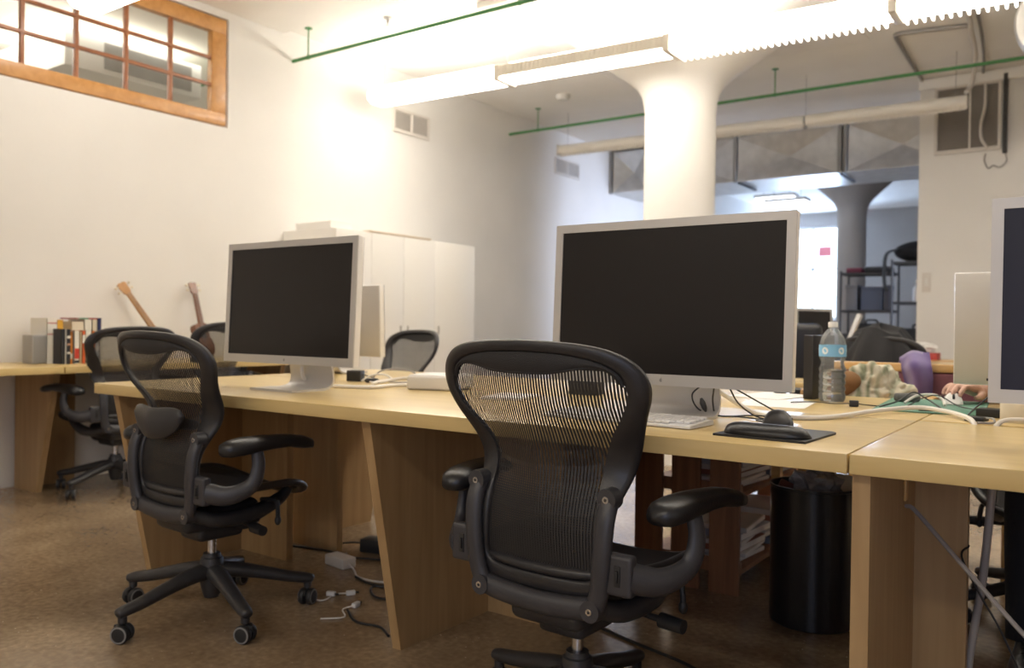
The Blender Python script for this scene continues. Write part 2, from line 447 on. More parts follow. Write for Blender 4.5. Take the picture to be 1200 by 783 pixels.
tag(MB().tube([(-0.70, 8.46, 2.57), (-0.69, 8.46, 2.50), (-0.74, 8.46, 2.45), (-0.79, 8.46, 2.47), (-0.83, 8.46, 2.45), (-0.86, 8.46, 2.52), (-0.85, 8.46, 2.58)], 0.006, 6, 40).build('loose_wire', M['cable_grey']),
    'thin loose wire looping below the large air grille', 'wire')
sw = thing('switch_plate', 'small pale switch plate on the right partition wall edge', 'switch', (-1.31, 8.48, 1.45))
MB().box((0, -0.005, 0), (0.075, 0.010, 0.18), bevel=0.003).build('plate', M['vent'], sw)
MB().box((0, -0.013, 0), (0.03, 0.008, 0.07), bevel=0.003).build('rocker', M['offwhite'], sw)

def pipe(label, y, x0, x1, hangers):
    t = thing('sprinkler_pipe', label, 'pipe', (x0, y, 3.09))
    MB().tube([(0, 0, 0), (x1 - x0, 0, 0)], 0.0145, 14).build('pipe_run', M['green_pipe'], t)
    for x in hangers:
        hg = MB(); hg.cyl((x - x0, 0, 0.018), (x - x0, 0, H - 3.09 - 0.001), 0.006, seg=8)
        hg.lathe([(0.017, -0.010), (0.020, 0), (0.017, 0.010)], (x - x0, 0, 0), 14, Matrix.Rotation(PI / 2, 3, 'Y'))
        hg.lathe([(0.03, -0.006), (0.03, 0)], (x - x0, 0, H - 3.09), 12)
        hg.build('hanger', M['green_pipe'], t)
    return t
pipe('green sprinkler pipe nearer the camera, crossing the ceiling top left', 4.44, -8.4, 0.6, (-7.0, -5.12, -3.1, -1.2))
pipe('green sprinkler pipe farther back, passing behind the white column', 7.43, WX, 1.2, (-4.93, -2.4, 0.3))
tag(MB().lathe([(0.07, 0), (0.07, -0.02), (0.055, -0.045), (0.02, -0.05), (0.0, -0.05)], (0, 0, 0), 24).build('smoke_detector', M['offwhite'], loc=(-4.44, 7.14, H)),
    'round smoke detector on the ceiling left of the column', 'smoke detector')
sp = thing('ceiling_sprinkler', 'small sprinkler head on the ceiling above the nearer green pipe', 'sprinkler', (-4.44, 4.62, H))
MB().lathe([(0.035, 0), (0.035, -0.008), (0.012, -0.012), (0.012, -0.04), (0.006, -0.045)], seg=16).build('body', M['duct_grey'], sp)
MB().lathe([(0.0, -0.058), (0.028, -0.058), (0.028, -0.062), (0, -0.062)], seg=16).cyl((0, 0, -0.03), (0, 0, -0.06), 0.004, seg=6).build('deflector', M['duct_grey'], sp)

# silver rectangular duct with cross-broken panels
t = thing('sheet_metal_duct', 'silver rectangular duct with creased diamond panels crossing under the far ceiling', 'duct', (-3.0, 9.7, 2.76))
dw, dh, dd = 4.58, 0.53, 0.75
MB().box((0.0, dd / 2 + 0.17, dh / 2), (dw, dd, dh)).build('duct_body', M['galv'], t)
for zz in (0.005, dh - 0.005): MB().box((0, 0.095, zz), (dw, 0.15, 0.01)).build('duct_lip', M['galv'], t)
xs = [-2.28, -1.74, -0.60, 0.60, 0.66, 1.78, 2.28]
for a, b in zip(xs[:-1], xs[1:]):
    if b - a < 0.1: continue
    p = MB(); e = 0.03
    c = [(a + e, 0.018, 0.01), (b - e, 0.018, 0.01), (b - e, 0.018, dh - 0.01), (a + e, 0.018, dh - 0.01)]
    p._faces(c + [((a + b) / 2, 0.15, dh / 2)], [(0, 1, 4), (1, 2, 4), (2, 3, 4), (3, 0, 4)])
    p.build('creased_panel', M['galv'], t, smooth=False)
for x in xs:
    MB().box((x, 0.012, dh / 2), (0.035, 0.05, dh + 0.02), bevel=0.004).build('seam_flange', M['duct_grey'], t)
for x in (-1.25, -0.55, 0.62, 1.80):
    MB().box((x, 0.30, -0.02), (0.03, 0.6, 0.02)).build('strap', M['black_strap'], t)

# round duct at the top right: a drop from the ceiling turning away along the room
t = thing('round_duct', 'large round grey duct at the top right edge', 'duct', (-0.19, 6.2, 2.96))
MB().tube([(0, 0.0, 0), (0, 2.2, 0)], 0.25, 36).build('duct_run', M['duct_grey'], t)
MB().lathe([(0.275, -0.05), (0.29, -0.02), (0.29, 0.02), (0.275, 0.05)], (0, 0.02, 0), 36, Matrix.Rotation(PI / 2, 3, 'X')).build('collar', M['galv'], t)
MB().tube([(0.0, -0.02, 0.0), (0.0, -0.20, 0.03), (0.0, -0.30, 0.12), (0.0, -0.32, 0.24), (0.0, -0.32, 0.355)], 0.20, 36, 16).build('elbow', M['duct_grey'], t)

# conduits on the ceiling at the right
def conduit(label, pts, r, m='duct_grey', n=None):
    return tag(MB().tube(pts, r, 10, n).build('ceiling_conduit', M[m]), label, 'conduit')
conduit('thin grey conduit making a square bend on the right ceiling', [(-0.84, 7.10, H - 0.018), (-1.30, 7.01, H - 0.018), (-1.335, 7.03, H - 0.018), (-1.345, 7.08, H - 0.018), (-1.37, 8.42, H - 0.018)], 0.016)
conduit('pale cable bundle dropping from the right ceiling to the grille', [(-0.81, 6.5, H - 0.02), (-0.82, 6.95, H - 0.02), (-0.83, 7.15, H - 0.04), (-0.86, 7.7, H - 0.08), (-0.90, 7.85, 3.06), (-0.93, 7.76, 2.97)], 0.018, 'vent', 40)
conduit('thin cable running beside the pale bundle on the right ceiling', [(-0.76, 6.9, H - 0.012), (-0.78, 7.3, H - 0.012), (-0.83, 8.0, H - 0.012), (-0.88, 8.44, H - 0.02)], 0.012, 'duct_grey', 30)
tag(MB().tube([(-0.86, 8.45, 3.2), (-0.86, 8.44, 3.0), (-0.89, 8.44, 2.85), (-0.885, 8.44, 2.72), (-0.84, 8.445, 2.63)], 0.013, 8, 30).build('hanging_cable', M['vent']),
    'pale cable hanging across the large air grille', 'cable')

# ------------------------------------------------------------------ linear lights
def half_shell(r, h, n=10):
    """trough outline (y, z): flat top, curved lower corners"""
    out = [(-r, 0.0)]
    for k in range(n + 1):
        a = PI + PI * k / n
        out.append((r * math.cos(a), -h + 0.55 * h + 0.45 * h * math.sin(a) * 1.0 - 0.0))
    out.append((r, 0.0))
    return out
def linear_light(label, x0, y, z, styles, L=1.372, tilt=0.0, group=None, wires=True, front=False):
    """row of sections hung on wires; style 'full' = lit lens on sides and below, 'louver' = ribbed sides and lit bottom strip,
    'tooth' = lit with a comb of blades below, 'off' = unlit ribbed tube"""
    t = thing('linear_light', label, 'light', (x0, y, z), 0, group)
    t.rotation_euler = (0, tilt, 0)
    r, h = 0.115, 0.10
    for i, st in enumerate(styles):
        a, b = i * L + 0.012, (i + 1) * L - 0.012
        sec = MB()
        if st == 'off':
            rr = 0.054
            sec.tube([(a, 0, 0), (b, 0, 0)], rr, 24)
            for k in range(int((b - a) / 0.034)):
                x = a + 0.017 + k * 0.034
                sec.lathe([(rr - 0.001, -0.006), (rr + 0.0025, 0), (rr - 0.001, 0.006)], (x, 0, 0), 20, Matrix.Rotation(PI / 2, 3, 'Y'), caps=False)
            s = sec.build('light_section', M['louver_off'], t)
            bl = MB()
            for k in range(int((b - a) / 0.06)):
                bl.box((a + 0.03 + k * 0.06, 0, -rr - 0.002), (0.006, 0.05, 0.02))
            bl.box(((a + b) / 2, 0, -rr - 0.002), (b - a - 0.02, 0.006, 0.018))
            bl.build('louver_blades', M['louver_off'], s)
            continue
        sec.box(((a + b) / 2, 0, 0.015), (b - a, 2 * r * 0.55, 0.03), bevel=0.006)
        s = sec.build('light_section', M['louver'], t)
        MB().box(((a + b) / 2, 0, 0.034), (b - a - 0.1, 0.09, 0.006)).build('upper_lens', M['lamp_front_up'] if front else M['lamp_up'], s)
        if st == 'full':
            o = [(-r * 0.9, 0.0), (-r, -0.035), (-r * 0.92, -0.075), (-r * 0.6, -h), (r * 0.6, -h), (r * 0.92, -0.075), (r, -0.035), (r * 0.9, 0.0)]
            MB().prism(o, lambda u, v, d: Vector((d, u, v)), a + 0.01, b - 0.01).build('lens', M['lamp_front'] if front else M['lamp'], s)
        else:
            side = MB()
            for sy in (-1, 1):
                side.box(((a + b) / 2, sy * r * 0.95, -0.036), (b - a, 0.006, 0.080), rot=(sy * 0.06, 0, 0))
                for k in range(int((b - a) / 0.036)):
                    side.box((a + 0.018 + k * 0.036, sy * (r * 0.98), -0.036), (0.010, 0.012, 0.080))
            side.build('side_reflector', M['lamp_soft'] if st == 'tooth' else M['louver'], s)
            MB().box(((a + b) / 2, 0, -0.078), (b - a - 0.02, 2 * r * 0.90, 0.012), bevel=0.004).build('lens', M['lamp'], s)
            if st == 'tooth':
                bl = MB()
                for k in range(int((b - a) / 0.045)):
                    bl.box((a + 0.02 + k * 0.045, 0, -0.100), (0.012, 2 * r * 0.98, 0.028), bevel=0.004)
                bl.box(((a + b) / 2, 0, -0.093), (b - a - 0.03, 0.012, 0.012))
                bl.build('louver_blades', M['lamp_soft'], s)
        MB().box((b, 0, -0.045), (0.05, 2 * r * 1.06, 0.115), bevel=0.010).build('joint_cap', M['louver'], s)
    MB().box((0.0, 0, -0.03 if styles[0] != 'off' else 0), (0.02, 0.2 if styles[0] != 'off' else 0.12, 0.09 if styles[0] != 'off' else 0.12), bevel=0.012).build('end_cap', M['vent'], t)
    if wires:
        for i in range(0, len(styles) + 1):
            x = i * L + (0.1 if i == 0 else (-0.1 if i == len(styles) else 0))
            MB().cyl((x, 0, 0.03), (x, 0, H - z + x * math.sin(tilt) - 0.002), 0.0025, seg=6).build('suspension_wire', M['cable_grey'], t)
    return t
linear_light('long lit ceiling lamp in sections, crossing in front of the white column', -5.08, 5.15, 2.965, ['full', 'louver', 'tooth', 'tooth', 'tooth', 'tooth'], tilt=0.020)
linear_light('dim ribbed ceiling lamp farther back, ending before the air grille', -4.85, 7.75, 2.92, ['off', 'off', 'off'], L=1.315, tilt=0.008)
linear_light('lit ceiling lamp whose end shows in front of the high window', -5.02, 2.62, 2.95, ['full', 'full', 'full', 'full'], tilt=0.0, front=True)
linear_light('bright hanging ceiling lamp inside the room behind the high window', -8.2, 2.3, 2.98, ['full', 'full'], L=1.2, front=True)

# duct box inside the next room
t = thing('white_duct_box', 'boxy white duct seen through the high window', 'duct', (-6.9, 3.72, 2.90))
MB().box((0, 0, 0.14), (1.2, 1.15, 0.28), bevel=0.01).build('duct_casing', M['offwhite'], t)
MB().box((0.605, 0.1, 0.14), (0.01, 0.75, 0.2)).build('front_grille', M['duct_grey'], t)
MB().cyl((0.4, -0.4, 0.28), (0.4, -0.4, 0.419), 0.006).cyl((0.4, 0.4, 0.28), (0.4, 0.4, 0.419), 0.006).build('hanger', M['duct_grey'], t)

# far room luminaires
for x, y, z, lab in ((-4.15, 13.0, 3.02, 'left-hand bright box lamp hanging in the far room'), (-3.86, 12.6, 2.88, 'lower right-hand bright box lamp hanging in the far room')):
    t = thing('box_lamp', lab, 'light', (x, y, z))
    MB().box((0, 0, 0.05), (0.62, 0.30, 0.05), bevel=0.01).build('housing', M['offwhite'], t)
    MB().box((0, 0, 0.0), (0.58, 0.27, 0.05), bevel=0.01).build('lens', M['lamp_cool'], t)
    MB().cyl((0.2, 0, 0.07), (0.2, 0, H - z), 0.004).cyl((-0.2, 0, 0.07), (-0.2, 0, H - z), 0.004).build('suspension_wire', M['cable_grey'], t)
t = thing('tube_lamp', 'long bright lamp right under the duct in the far room', 'light', (-3.3, 11.5, 2.97))
MB().box((0, 0, 0.05), (1.1, 0.16, 0.05), bevel=0.01).build('housing', M['offwhite'], t)
MB().box((0, 0, 0.0), (1.05, 0.14, 0.05), bevel=0.01).build('lens', M['lamp_cool'], t)
MB().cyl((0.4, 0, 0.07), (0.4, 0, H - 2.97), 0.004).cyl((-0.4, 0, 0.07), (-0.4, 0, H - 2.97), 0.004).build('suspension_wire', M['cable_grey'], t)
# ------------------------------------------------------------------ desks
def mark(self, k):
    for f in self.bm.faces:
        if not f.tag: f.material_index = k; f.tag = True
    return self
MB.m = mark
TZ = 0.757
def desk(name, label, x0, x1, y0, y1, legs, facing=1, top=TZ, th=0.040, group=None, slant=True):
    """legs: list of (x, foot inset, panel depth, return length); facing 1 = front edge at y0 (towards the camera)"""
    t = thing(name, label, 'desk', (x0, y0, 0), 0, group)
    W, D = x1 - x0, y1 - y0
    MB().box((W / 2, D / 2, top - th / 2), (W, D, th), bevel=0.0035).build('tabletop', M['maple'], t)
    for (x, fi, dep, ret) in legs:
        a, b, c = (0.03, 0.03 + fi, dep)
        o = [(b, 0), (c, 0), (c, top - th), (a, top - th)]
        if facing < 0: o = [(D - u, v) for u, v in o]
        p = MB().prism(o, lambda u, v, d: Vector((d, u, v)), x - x0, x - x0 + 0.034)
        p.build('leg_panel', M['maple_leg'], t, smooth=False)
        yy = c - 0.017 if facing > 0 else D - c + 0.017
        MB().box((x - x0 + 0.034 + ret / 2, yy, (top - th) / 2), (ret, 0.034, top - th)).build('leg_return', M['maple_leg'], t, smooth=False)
    return t
desk('desk', 'long near-row maple desk on splayed panel legs, holding the left and centre monitors', -3.20, -0.402, 1.72, 2.488,
     [(-3.115, 0.145, 0.635, 0.30), (-1.77, 0.145, 0.655, 0.30)])
desk('desk', 'near-row maple desk with an upright panel leg, holding the right monitor', -0.398, 1.40, 1.72, 2.488,
     [(-0.398, 0.0, 0.56, 0.115), (1.2, 0.145, 0.65, 0.2)])
desk('desk', 'maple desk of the back row behind the left and centre big monitors', -3.20, -0.402, 2.497, 3.235,
     [(-3.04, 0.16, 0.70, 0.30), (-1.72, 0.16, 0.70, 0.24)], facing=-1)
desk('desk', 'maple desk of the back row carrying the green mat at the right', -0.398, 1.40, 2.515, 3.30,
     [(1.2, 0.14, 0.7, 0.2)], facing=-1)

def wall_desk(label, y0, y1, legs):
    top, th = 0.744, 0.038
    xf = -4.64
    t = thing('wall_desk', label, 'desk', (WX, y0, 0))
    W, D = xf - WX, y1 - y0
    MB().box((W / 2 + 0.002, D / 2, top - th / 2), (W - 0.004, D - 0.004, th), bevel=0.003).build('tabletop', M['maple_y'], t)
    for y in legs:
        o = [(0.03, 0), (0.29, 0), (0.50, top - th), (0.03, top - th)]
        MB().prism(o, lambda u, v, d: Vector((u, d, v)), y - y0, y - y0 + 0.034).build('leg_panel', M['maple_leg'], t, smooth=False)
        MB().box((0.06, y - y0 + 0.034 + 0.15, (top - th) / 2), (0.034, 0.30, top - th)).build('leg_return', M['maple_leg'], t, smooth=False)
    return t
wall_desk('maple desk along the left wall ending at the slanted panel leg, at the left edge', -0.2, 2.33, (0.2,))
wall_desk('maple desk along the left wall carrying the row of books and the two ukuleles', 2.334, 4.33, (2.355, 3.95))

# ------------------------------------------------------------------ mesh task chairs
PAIRS = [((0, .971), (0, .944)), ((.09, .968), (.085, .941)), ((.165, .960), (.150, .931)), ((.215, .944), (.190, .917)),
         ((.250, .918), (.214, .898)), ((.266, .885), (.222, .872)), ((.265, .850), (.221, .846)), ((.248, .803), (.200, .805)),
         ((.226, .750), (.168, .762)), ((.207, .700), (.144, .715)), ((.193, .650), (.136, .665)), ((.178, .600), (.136, .610)),
         ((.169, .550), (.136, .555)), ((.168, .500), (.138, .50)), ((.168, .455), (.141, .468)), ((.155, .415), (.128, .447)),
         ((.10, .400), (.09, .441)), ((0, .398), (0, .440))]
WAVE = [(0, .898), (.07, .900), (.13, .911), (.17, .913), (.196, .904), (.215, .879)]
def back_y(x, z):
    k = min(1.0, max(0.0, (z - 0.38) / 0.3))
    return -0.162 - 0.17 * (z - 0.40) + 0.85 * x * x * (0.35 + 0.65 * k) + 0.070 * (0.45 + 0.55 * min(1.0, abs(x) / 0.17)) * math.exp(-((z - 0.70) / 0.095) ** 2)
def B(x, z, dy=0.0): return Vector((x, back_y(x, z) + dy, z))
PAIRS = [((a * 1.05, b), (c * 1.055, d)) for (a, b), (c, d) in PAIRS]
WAVE = [(a * 1.055, b) for a, b in WAVE]
def full(curve):
    return curve + [(-x, z) for x, z in curve[-2:0:-1]]
def spl2(c, n): return [(p.x, p.y) for p in cr_spline([(x, z, 0) for x, z in c], n)]

def make_chair(name, label, loc, rz, base_rot, group=None, lumbar=False):
    t = thing(name, label, 'chair', loc, rz, group)
    N = 68
    O = full(spl2([p[0] for p in PAIRS], N)); I = full(spl2([p[1] for p in PAIRS], N))
    rings = []
    for (ox, oz), (ix, iz) in zip(O, I):
        mx, mz = (ox + ix) / 2, (oz + iz) / 2; hx, hz = (ox - ix) / 2, (oz - iz) / 2
        r = []
        for k in range(12):
            a = 2 * PI * k / 12; c, s = math.cos(a), math.sin(a)
            c = math.copysign(abs(c) ** 0.7, c); s = math.copysign(abs(s) ** 0.7, s)
            r.append(B(mx + hx * c, mz + hz * c, 0.013 * s))
        rings.append(r)
    MB().rings(rings, loop=True).build('back_frame', M['frame_plastic'], t, angle=60)
    # fabric band under the top rail
    fin = spl2([p[1] for p in PAIRS[:6]], 24); wav = spl2(WAVE, 24)
    fin = [(-x, z) for x, z in fin[:0:-1]] + fin; wav = [(-x, z) for x, z in wav[:0:-1]] + wav
    n = len(fin) - 1
    for dyy in (0,):
        g = MB()
        g.grid(lambda u, v: B(*[fin[round(u * n)][q] * (1 - v) + wav[round(u * n)][q] * v for q in (0, 1)], dy=-0.006 - 0.004 * math.sin(PI * v)), n, 6)
        g.grid(lambda u, v: B(*[fin[round(u * n)][q] * (1 - v) + wav[round(u * n)][q] * v for q in (0, 1)], dy=0.004), n, 2)
        g.tube([B(x, z, -0.004) for x, z in wav], 0.0035, 6)
        g.build('top_band', M['pellicle_dense'], t, angle=60)
    # woven strands
    half = spl2(WAVE, 24) + [q for q in spl2([p[1] for p in PAIRS[5:]], 60)[1:]]
    poly = full(half)
    g = MB(); w = 0.0025
    step = 0.0072; k0 = int(0.234 / step)
    for k in range(-k0, k0 + 1):
        x = k * step + 0.001; zs = []
        for (ax, az), (bx_, bz_) in zip(poly, poly[1:] + poly[:1]):
            if (ax - x) * (bx_ - x) < 0: zs.append(az + (bz_ - az) * (x - ax) / (bx_ - ax))
        zs.sort()
        for a, b in zip(zs[::2], zs[1::2]):
            if b - a < 0.004: continue
            m = max(2, int((b - a) / 0.035))
            V = []
            for i in range(m + 1):
                z = a - 0.004 + (b - a + 0.008) * i / m
                V.append((g.bm.verts.new(B(x - w, z, -0.001)), g.bm.verts.new(B(x + w, z, -0.001))))
            for p, q in zip(V[:-1], V[1:]): g.bm.faces.new((p[0], p[1], q[1], q[0]))
    g.m(0)
    # close-woven lower half
    for k in range(42):
        z = 0.445 + k * 0.0056; xs = []
        for (ax, az), (bx_, bz_) in zip(poly, poly[1:] + poly[:1]):
            if (az - z) * (bz_ - z) < 0: xs.append(ax + (bx_ - ax) * (z - az) / (bz_ - az))
        xs.sort()
        if len(xs) < 2: continue
        a, b = xs[0], xs[-1]
        V = []
        hw = 0.0025 * min(1.0, max(0.2, (0.67 - z) / 0.07))
        for i in range(9):
            x = a + (b - a) * i / 8
            V.append((g.bm.verts.new(B(x, z - hw, 0.004)), g.bm.verts.new(B(x, z + hw, 0.004))))
        for p, q in zip(V[:-1], V[1:]): g.bm.faces.new((p[0], p[1], q[1], q[0]))
    g.m(1).build('pellicle_back', [M['pellicle'], M['weft']], t, smooth=False)
    # back supports
    for s in (-1, 1):
        pts = [(s * .180, .630), (s * .180, .58), (s * .176, .50), (s * .168, .43), (s * .152, .388)]
        u = MB().tube([B(x, z, -0.026) for x, z in pts], 0.0225, 14, 24, squash=(1.0, 0.72), up=(0, 1, 0))
        for x, z in (pts[0], pts[-1]):
            p = B(x, z, -0.026); u.cyl(p + Vector((0, 0.014, 0)), p + Vector((0, -0.018, 0)), 0.0245, 0.0235, 24)
        up = u.build('back_upright', M['support_plastic'], t)
        for x, z in (pts[0], pts[-1]):
            p = B(x, z, -0.044)
            b = MB().cyl(p + Vector((0, 0.002, 0)), p + Vector((0, -0.003, 0)), 0.0085, 0.0075, 16).m(0)
            b.cyl(p + Vector((0, 0, 0)), p + Vector((0, -0.0034, 0)), 0.0035, seg=6).m(1)
            b.build('pivot_bolt', [M['chrome'], M['rubber']], up)
    lo = spl2([(-.150, .388), (-.10, .381), (0, .376), (.10, .381), (.150, .388)], 24)
    MB().tube([B(x, z, -0.020) for x, z in lo], 0.026, 14, squash=(0.8, 1.0), up=(0, 0, 1)).build('lower_crossbar', M['support_plastic'], t)
    # arms
    for s in (-1, 1):
        yb = back_y(.21, .475)
        a = MB()
        a.box((s * .215, yb - 0.02, .475), (.066, .030, .088), bevel=0.010, seg=3)
        a.tube([(s * .235, yb - 0.015, .470), (s * .285, yb + 0.03, .462), (s * .322, yb + 0.085, .49), (s * .330, yb + 0.105, .545), (s * .322, yb + 0.105, .600)],
               [.034, .030, .024, .021, .019], 14, 28, squash=(0.7, 1.0))
        ar = a.build('arm_post', M['support_plastic'], t)
        wz = MB()
        pc = Vector((s * .215, yb - 0.0355, .475))
        wz.box(pc, (.015, .004, .045), bevel=0.0018)
        wz.box(pc + Vector((0, -0.002, 0.0)), (.008, .010, .026), bevel=0.003)
        wz.build('thumb_wheel', M['rubber'], ar)
        A, Bp = Vector((s * .283, -0.158, .603)), Vector((s * .346, 0.150, .616))
        ws = [.004, .028, .040, .044, .043, .038, .034, .033, .028, .004]
        ts = [.003, .019, .026, .028, .026, .023, .021, .021, .016, .003]
        us = [0, .03, .10, .22, .38, .55, .72, .88, .97, 1]
        d = (Bp - A); sd = Vector((d.y, -d.x, 0)).normalized(); rr = []
        for uu, ww, tt in zip(us, ws, ts):
            c = A + d * uu + Vector((0, 0, 0.010 * math.sin(PI * uu) - (0.012 * max(0, uu - 0.75) / 0.25)))
            ring = []
            for k in range(18):
                an = 2 * PI * k / 18; cs, sn = math.cos(an), math.sin(an)
                cs = math.copysign(abs(cs) ** 0.75, cs); sn = math.copysign(abs(sn) ** 0.75, sn)
                ring.append(c + sd * ww * cs + Vector((0, 0, tt * sn)))
            rr.append(ring)
        MB().rings(rr).build('armrest_pad', M['pad'], t, angle=70)
    # seat
    def rim(a):
        c, s_ = math.cos(a), math.sin(a)
        x = .245 * math.copysign(abs(c) ** 0.72, c); y = .055 + .225 * math.copysign(abs(s_) ** 0.72, s_)
        return Vector((x, y, .452 + 0.20 * x * x - 0.06 * max(0, (y - .12) / .16) ** 2))
    R = [rim(2 * PI * k / 64) for k in range(64)]
    rr = []
    for k in range(64):
        p = R[k]; n_ = (p - Vector((0, .055, p.z))).normalized()
        rr.append([p + n_ * .018 * math.cos(2 * PI * q / 10) + Vector((0, 0, .013 * math.sin(2 * PI * q / 10))) for q in range(10)])
    MB().rings(rr, loop=True).build('seat_frame', M['frame_plastic'], t, angle=60)
    g = MB(); cen = Vector((0, .055, .430))
    g.rings([[cen.lerp(p, f) + Vector((0, 0, -0.012 * (1 - f * f) + 0.004)) for p in R] for f in (0.02, .25, .5, .75, .97)], True)
    g.build('seat', M['pellicle_dense'], t, angle=60)
    # mechanism under the seat
    mb = MB()
    mb.box((0, -.015, .352), (.20, .28, .085), bevel=.03, seg=3)
    mb.box((0, 0, .297), (.13, .17, .06), bevel=.022, seg=3)
    for s in (-1, 1):
        mb.tube([B(s * .14, .385, 0.0), (s * .165, -.08, .362), (s * .175, .04, .365), (s * .165, .15, .395), (s * .17, .19, .430)], [.022, .025, .028, .022, .015], 12, 24)
    mb.sphere((.05, .09, .325), (.055, .06, .042)).sphere((-.05, .09, .325), (.05, .05, .04))
    me = mb.build('tilt_mechanism', M['black_plastic'], t)
    MB().cyl((.09, .03, .335), (.225, .015, .328), .008).cyl((.215, .016, .328), (.275, .01, .326), .018, .016).build('tension_knob', M['rubber'], t)
    MB().tube([(.15, .09, .40), (.215, .10, .405), (.228, .10, .375), (.23, .10, .345)], .0075, 8, 16).sphere((.23, .10, .338), (.011, .011, .016)).build('tilt_lever', M['rubber'], t)
    # gas lift and star base
    MB().cyl((0, 0, .20), (0, 0, .285), .0145, seg=24).build('gas_lift', M['chrome'], t)
    bs = MB().lathe([(.0, .06), (.024, .06), (.030, .075), (.036, .10), (.040, .13), (.042, .165), (.036, .195), (.030, .198), (.028, .21), (0, .21)], seg=32)
    for k in range(5):
        a = 2 * PI * k / 5; ca, sa = math.cos(a), math.sin(a)
        P = lambda r, z: Vector((ca * r, sa * r, z))
        bs.tube([P(.02, .150), P(.08, .146), P(.16, .130), P(.25, .108), P(.315, .096), P(.337, .092), P(.343, .090)], [.034, .032, .027, .024, .022, .018, .006], 14, 24, squash=(1.0, 0.82))
        bs.cyl(P(.322, .085), P(.322, .062), .014, seg=14)
    star = bs.build('star_base', M['black_plastic'], t, rot=(0, 0, base_rot), angle=50)
    for k in range(5):
        a = 2 * PI * k / 5
        c = MB()
        c.cyl((0, 0, .05), (0, 0, .072), .006, seg=10).m(0)
        for s in (-1, 1):
            x = s * .0145
            mxr = Matrix.Rotation(PI / 2, 3, 'Y')
            c.lathe([(0, -.010), (.020, -.0105), (.0275, -.008), (.029, -.004), (.029, .004), (.0275, .008), (.020, .0105), (0, .010)], (x, 0, .029), 28, mxr).m(0)
            c.lathe([(.0215, -.0112), (.0262, -.0105), (.0262, -.0095), (.0215, -.0100)], (x if s < 0 else x, 0, .029), 28, mxr if s < 0 else Matrix.Rotation(-PI / 2, 3, 'Y'), caps=False).m(1)
        c.box((0, -.012, .045), (.012, .030, .022), bevel=.005).m(0)
        c.build('caster', [M['rubber'], M['ring']], star, loc=(.322 * math.cos(a), .322 * math.sin(a), 0), rot=(0, 0, a + [0.5, 2.2, -0.6, 1.2, 2.9][k]))
    if lumbar:
        rr = []
        for i in range(17):
            u = -1 + 2 * i / 16; x = .145 * u
            hh = .050 * (1 - abs(u) ** 3.0) ** 0.6 + .002; zc = .683 - .022 * math.cos(u * 1.3) + .015 * u * u + .01
            ring = []
            for k in range(16):
                an = 2 * PI * k / 16
                ring.append(Vector((x, back_y(x * .55, .66) - .036 + .022 * (0.35 + 0.65 * (1 - u * u)) * math.cos(an), zc + hh * math.sin(an))))
            rr.append(ring)
        MB().rings(rr).build('lumbar_pad', M['black_plastic'], t, angle=70)
    return t

GR = 'black mesh office chairs around the desks'
r = math.radians
make_chair('office_chair', 'black mesh office chair nearest the camera, facing the centre monitor', (-1.03, 1.758, 0), r(-2.0), r(20), GR)
make_chair('office_chair', 'black mesh office chair with a lumbar pad, facing the left monitor', (-2.475, 1.745, 0), r(-3.0), r(-86), GR, lumbar=True)
src = make_chair('office_chair', 'black mesh office chair at the books end of the left wall desk', (-4.76, 2.69, 0), r(90), r(125), GR)
def chair_copy(label, loc, rz, sc=1.0, base=None):
    c = copy_tree(src); c.location = loc; c.rotation_euler = (0, 0, rz); c['label'] = label; c.scale = (sc, sc, sc)
    if base is not None:
        for ch in c.children:
            if ch.name.startswith('star_base'): ch.rotation_euler = (0, 0, base)
    return c
chair_copy('black mesh office chair in front of the dark ukulele at the left wall desk', (-4.80, 3.35, 0), r(95), 1.035, r(40))
chair_copy('black mesh office chair in front of the white cabinet, across the back row', (-3.455, 3.61, 0), r(165), 1.0, r(10))
chair_copy('black mesh office chair under the seated person at the right', (-0.10, 3.40, 0), r(180), 1.0, r(33))

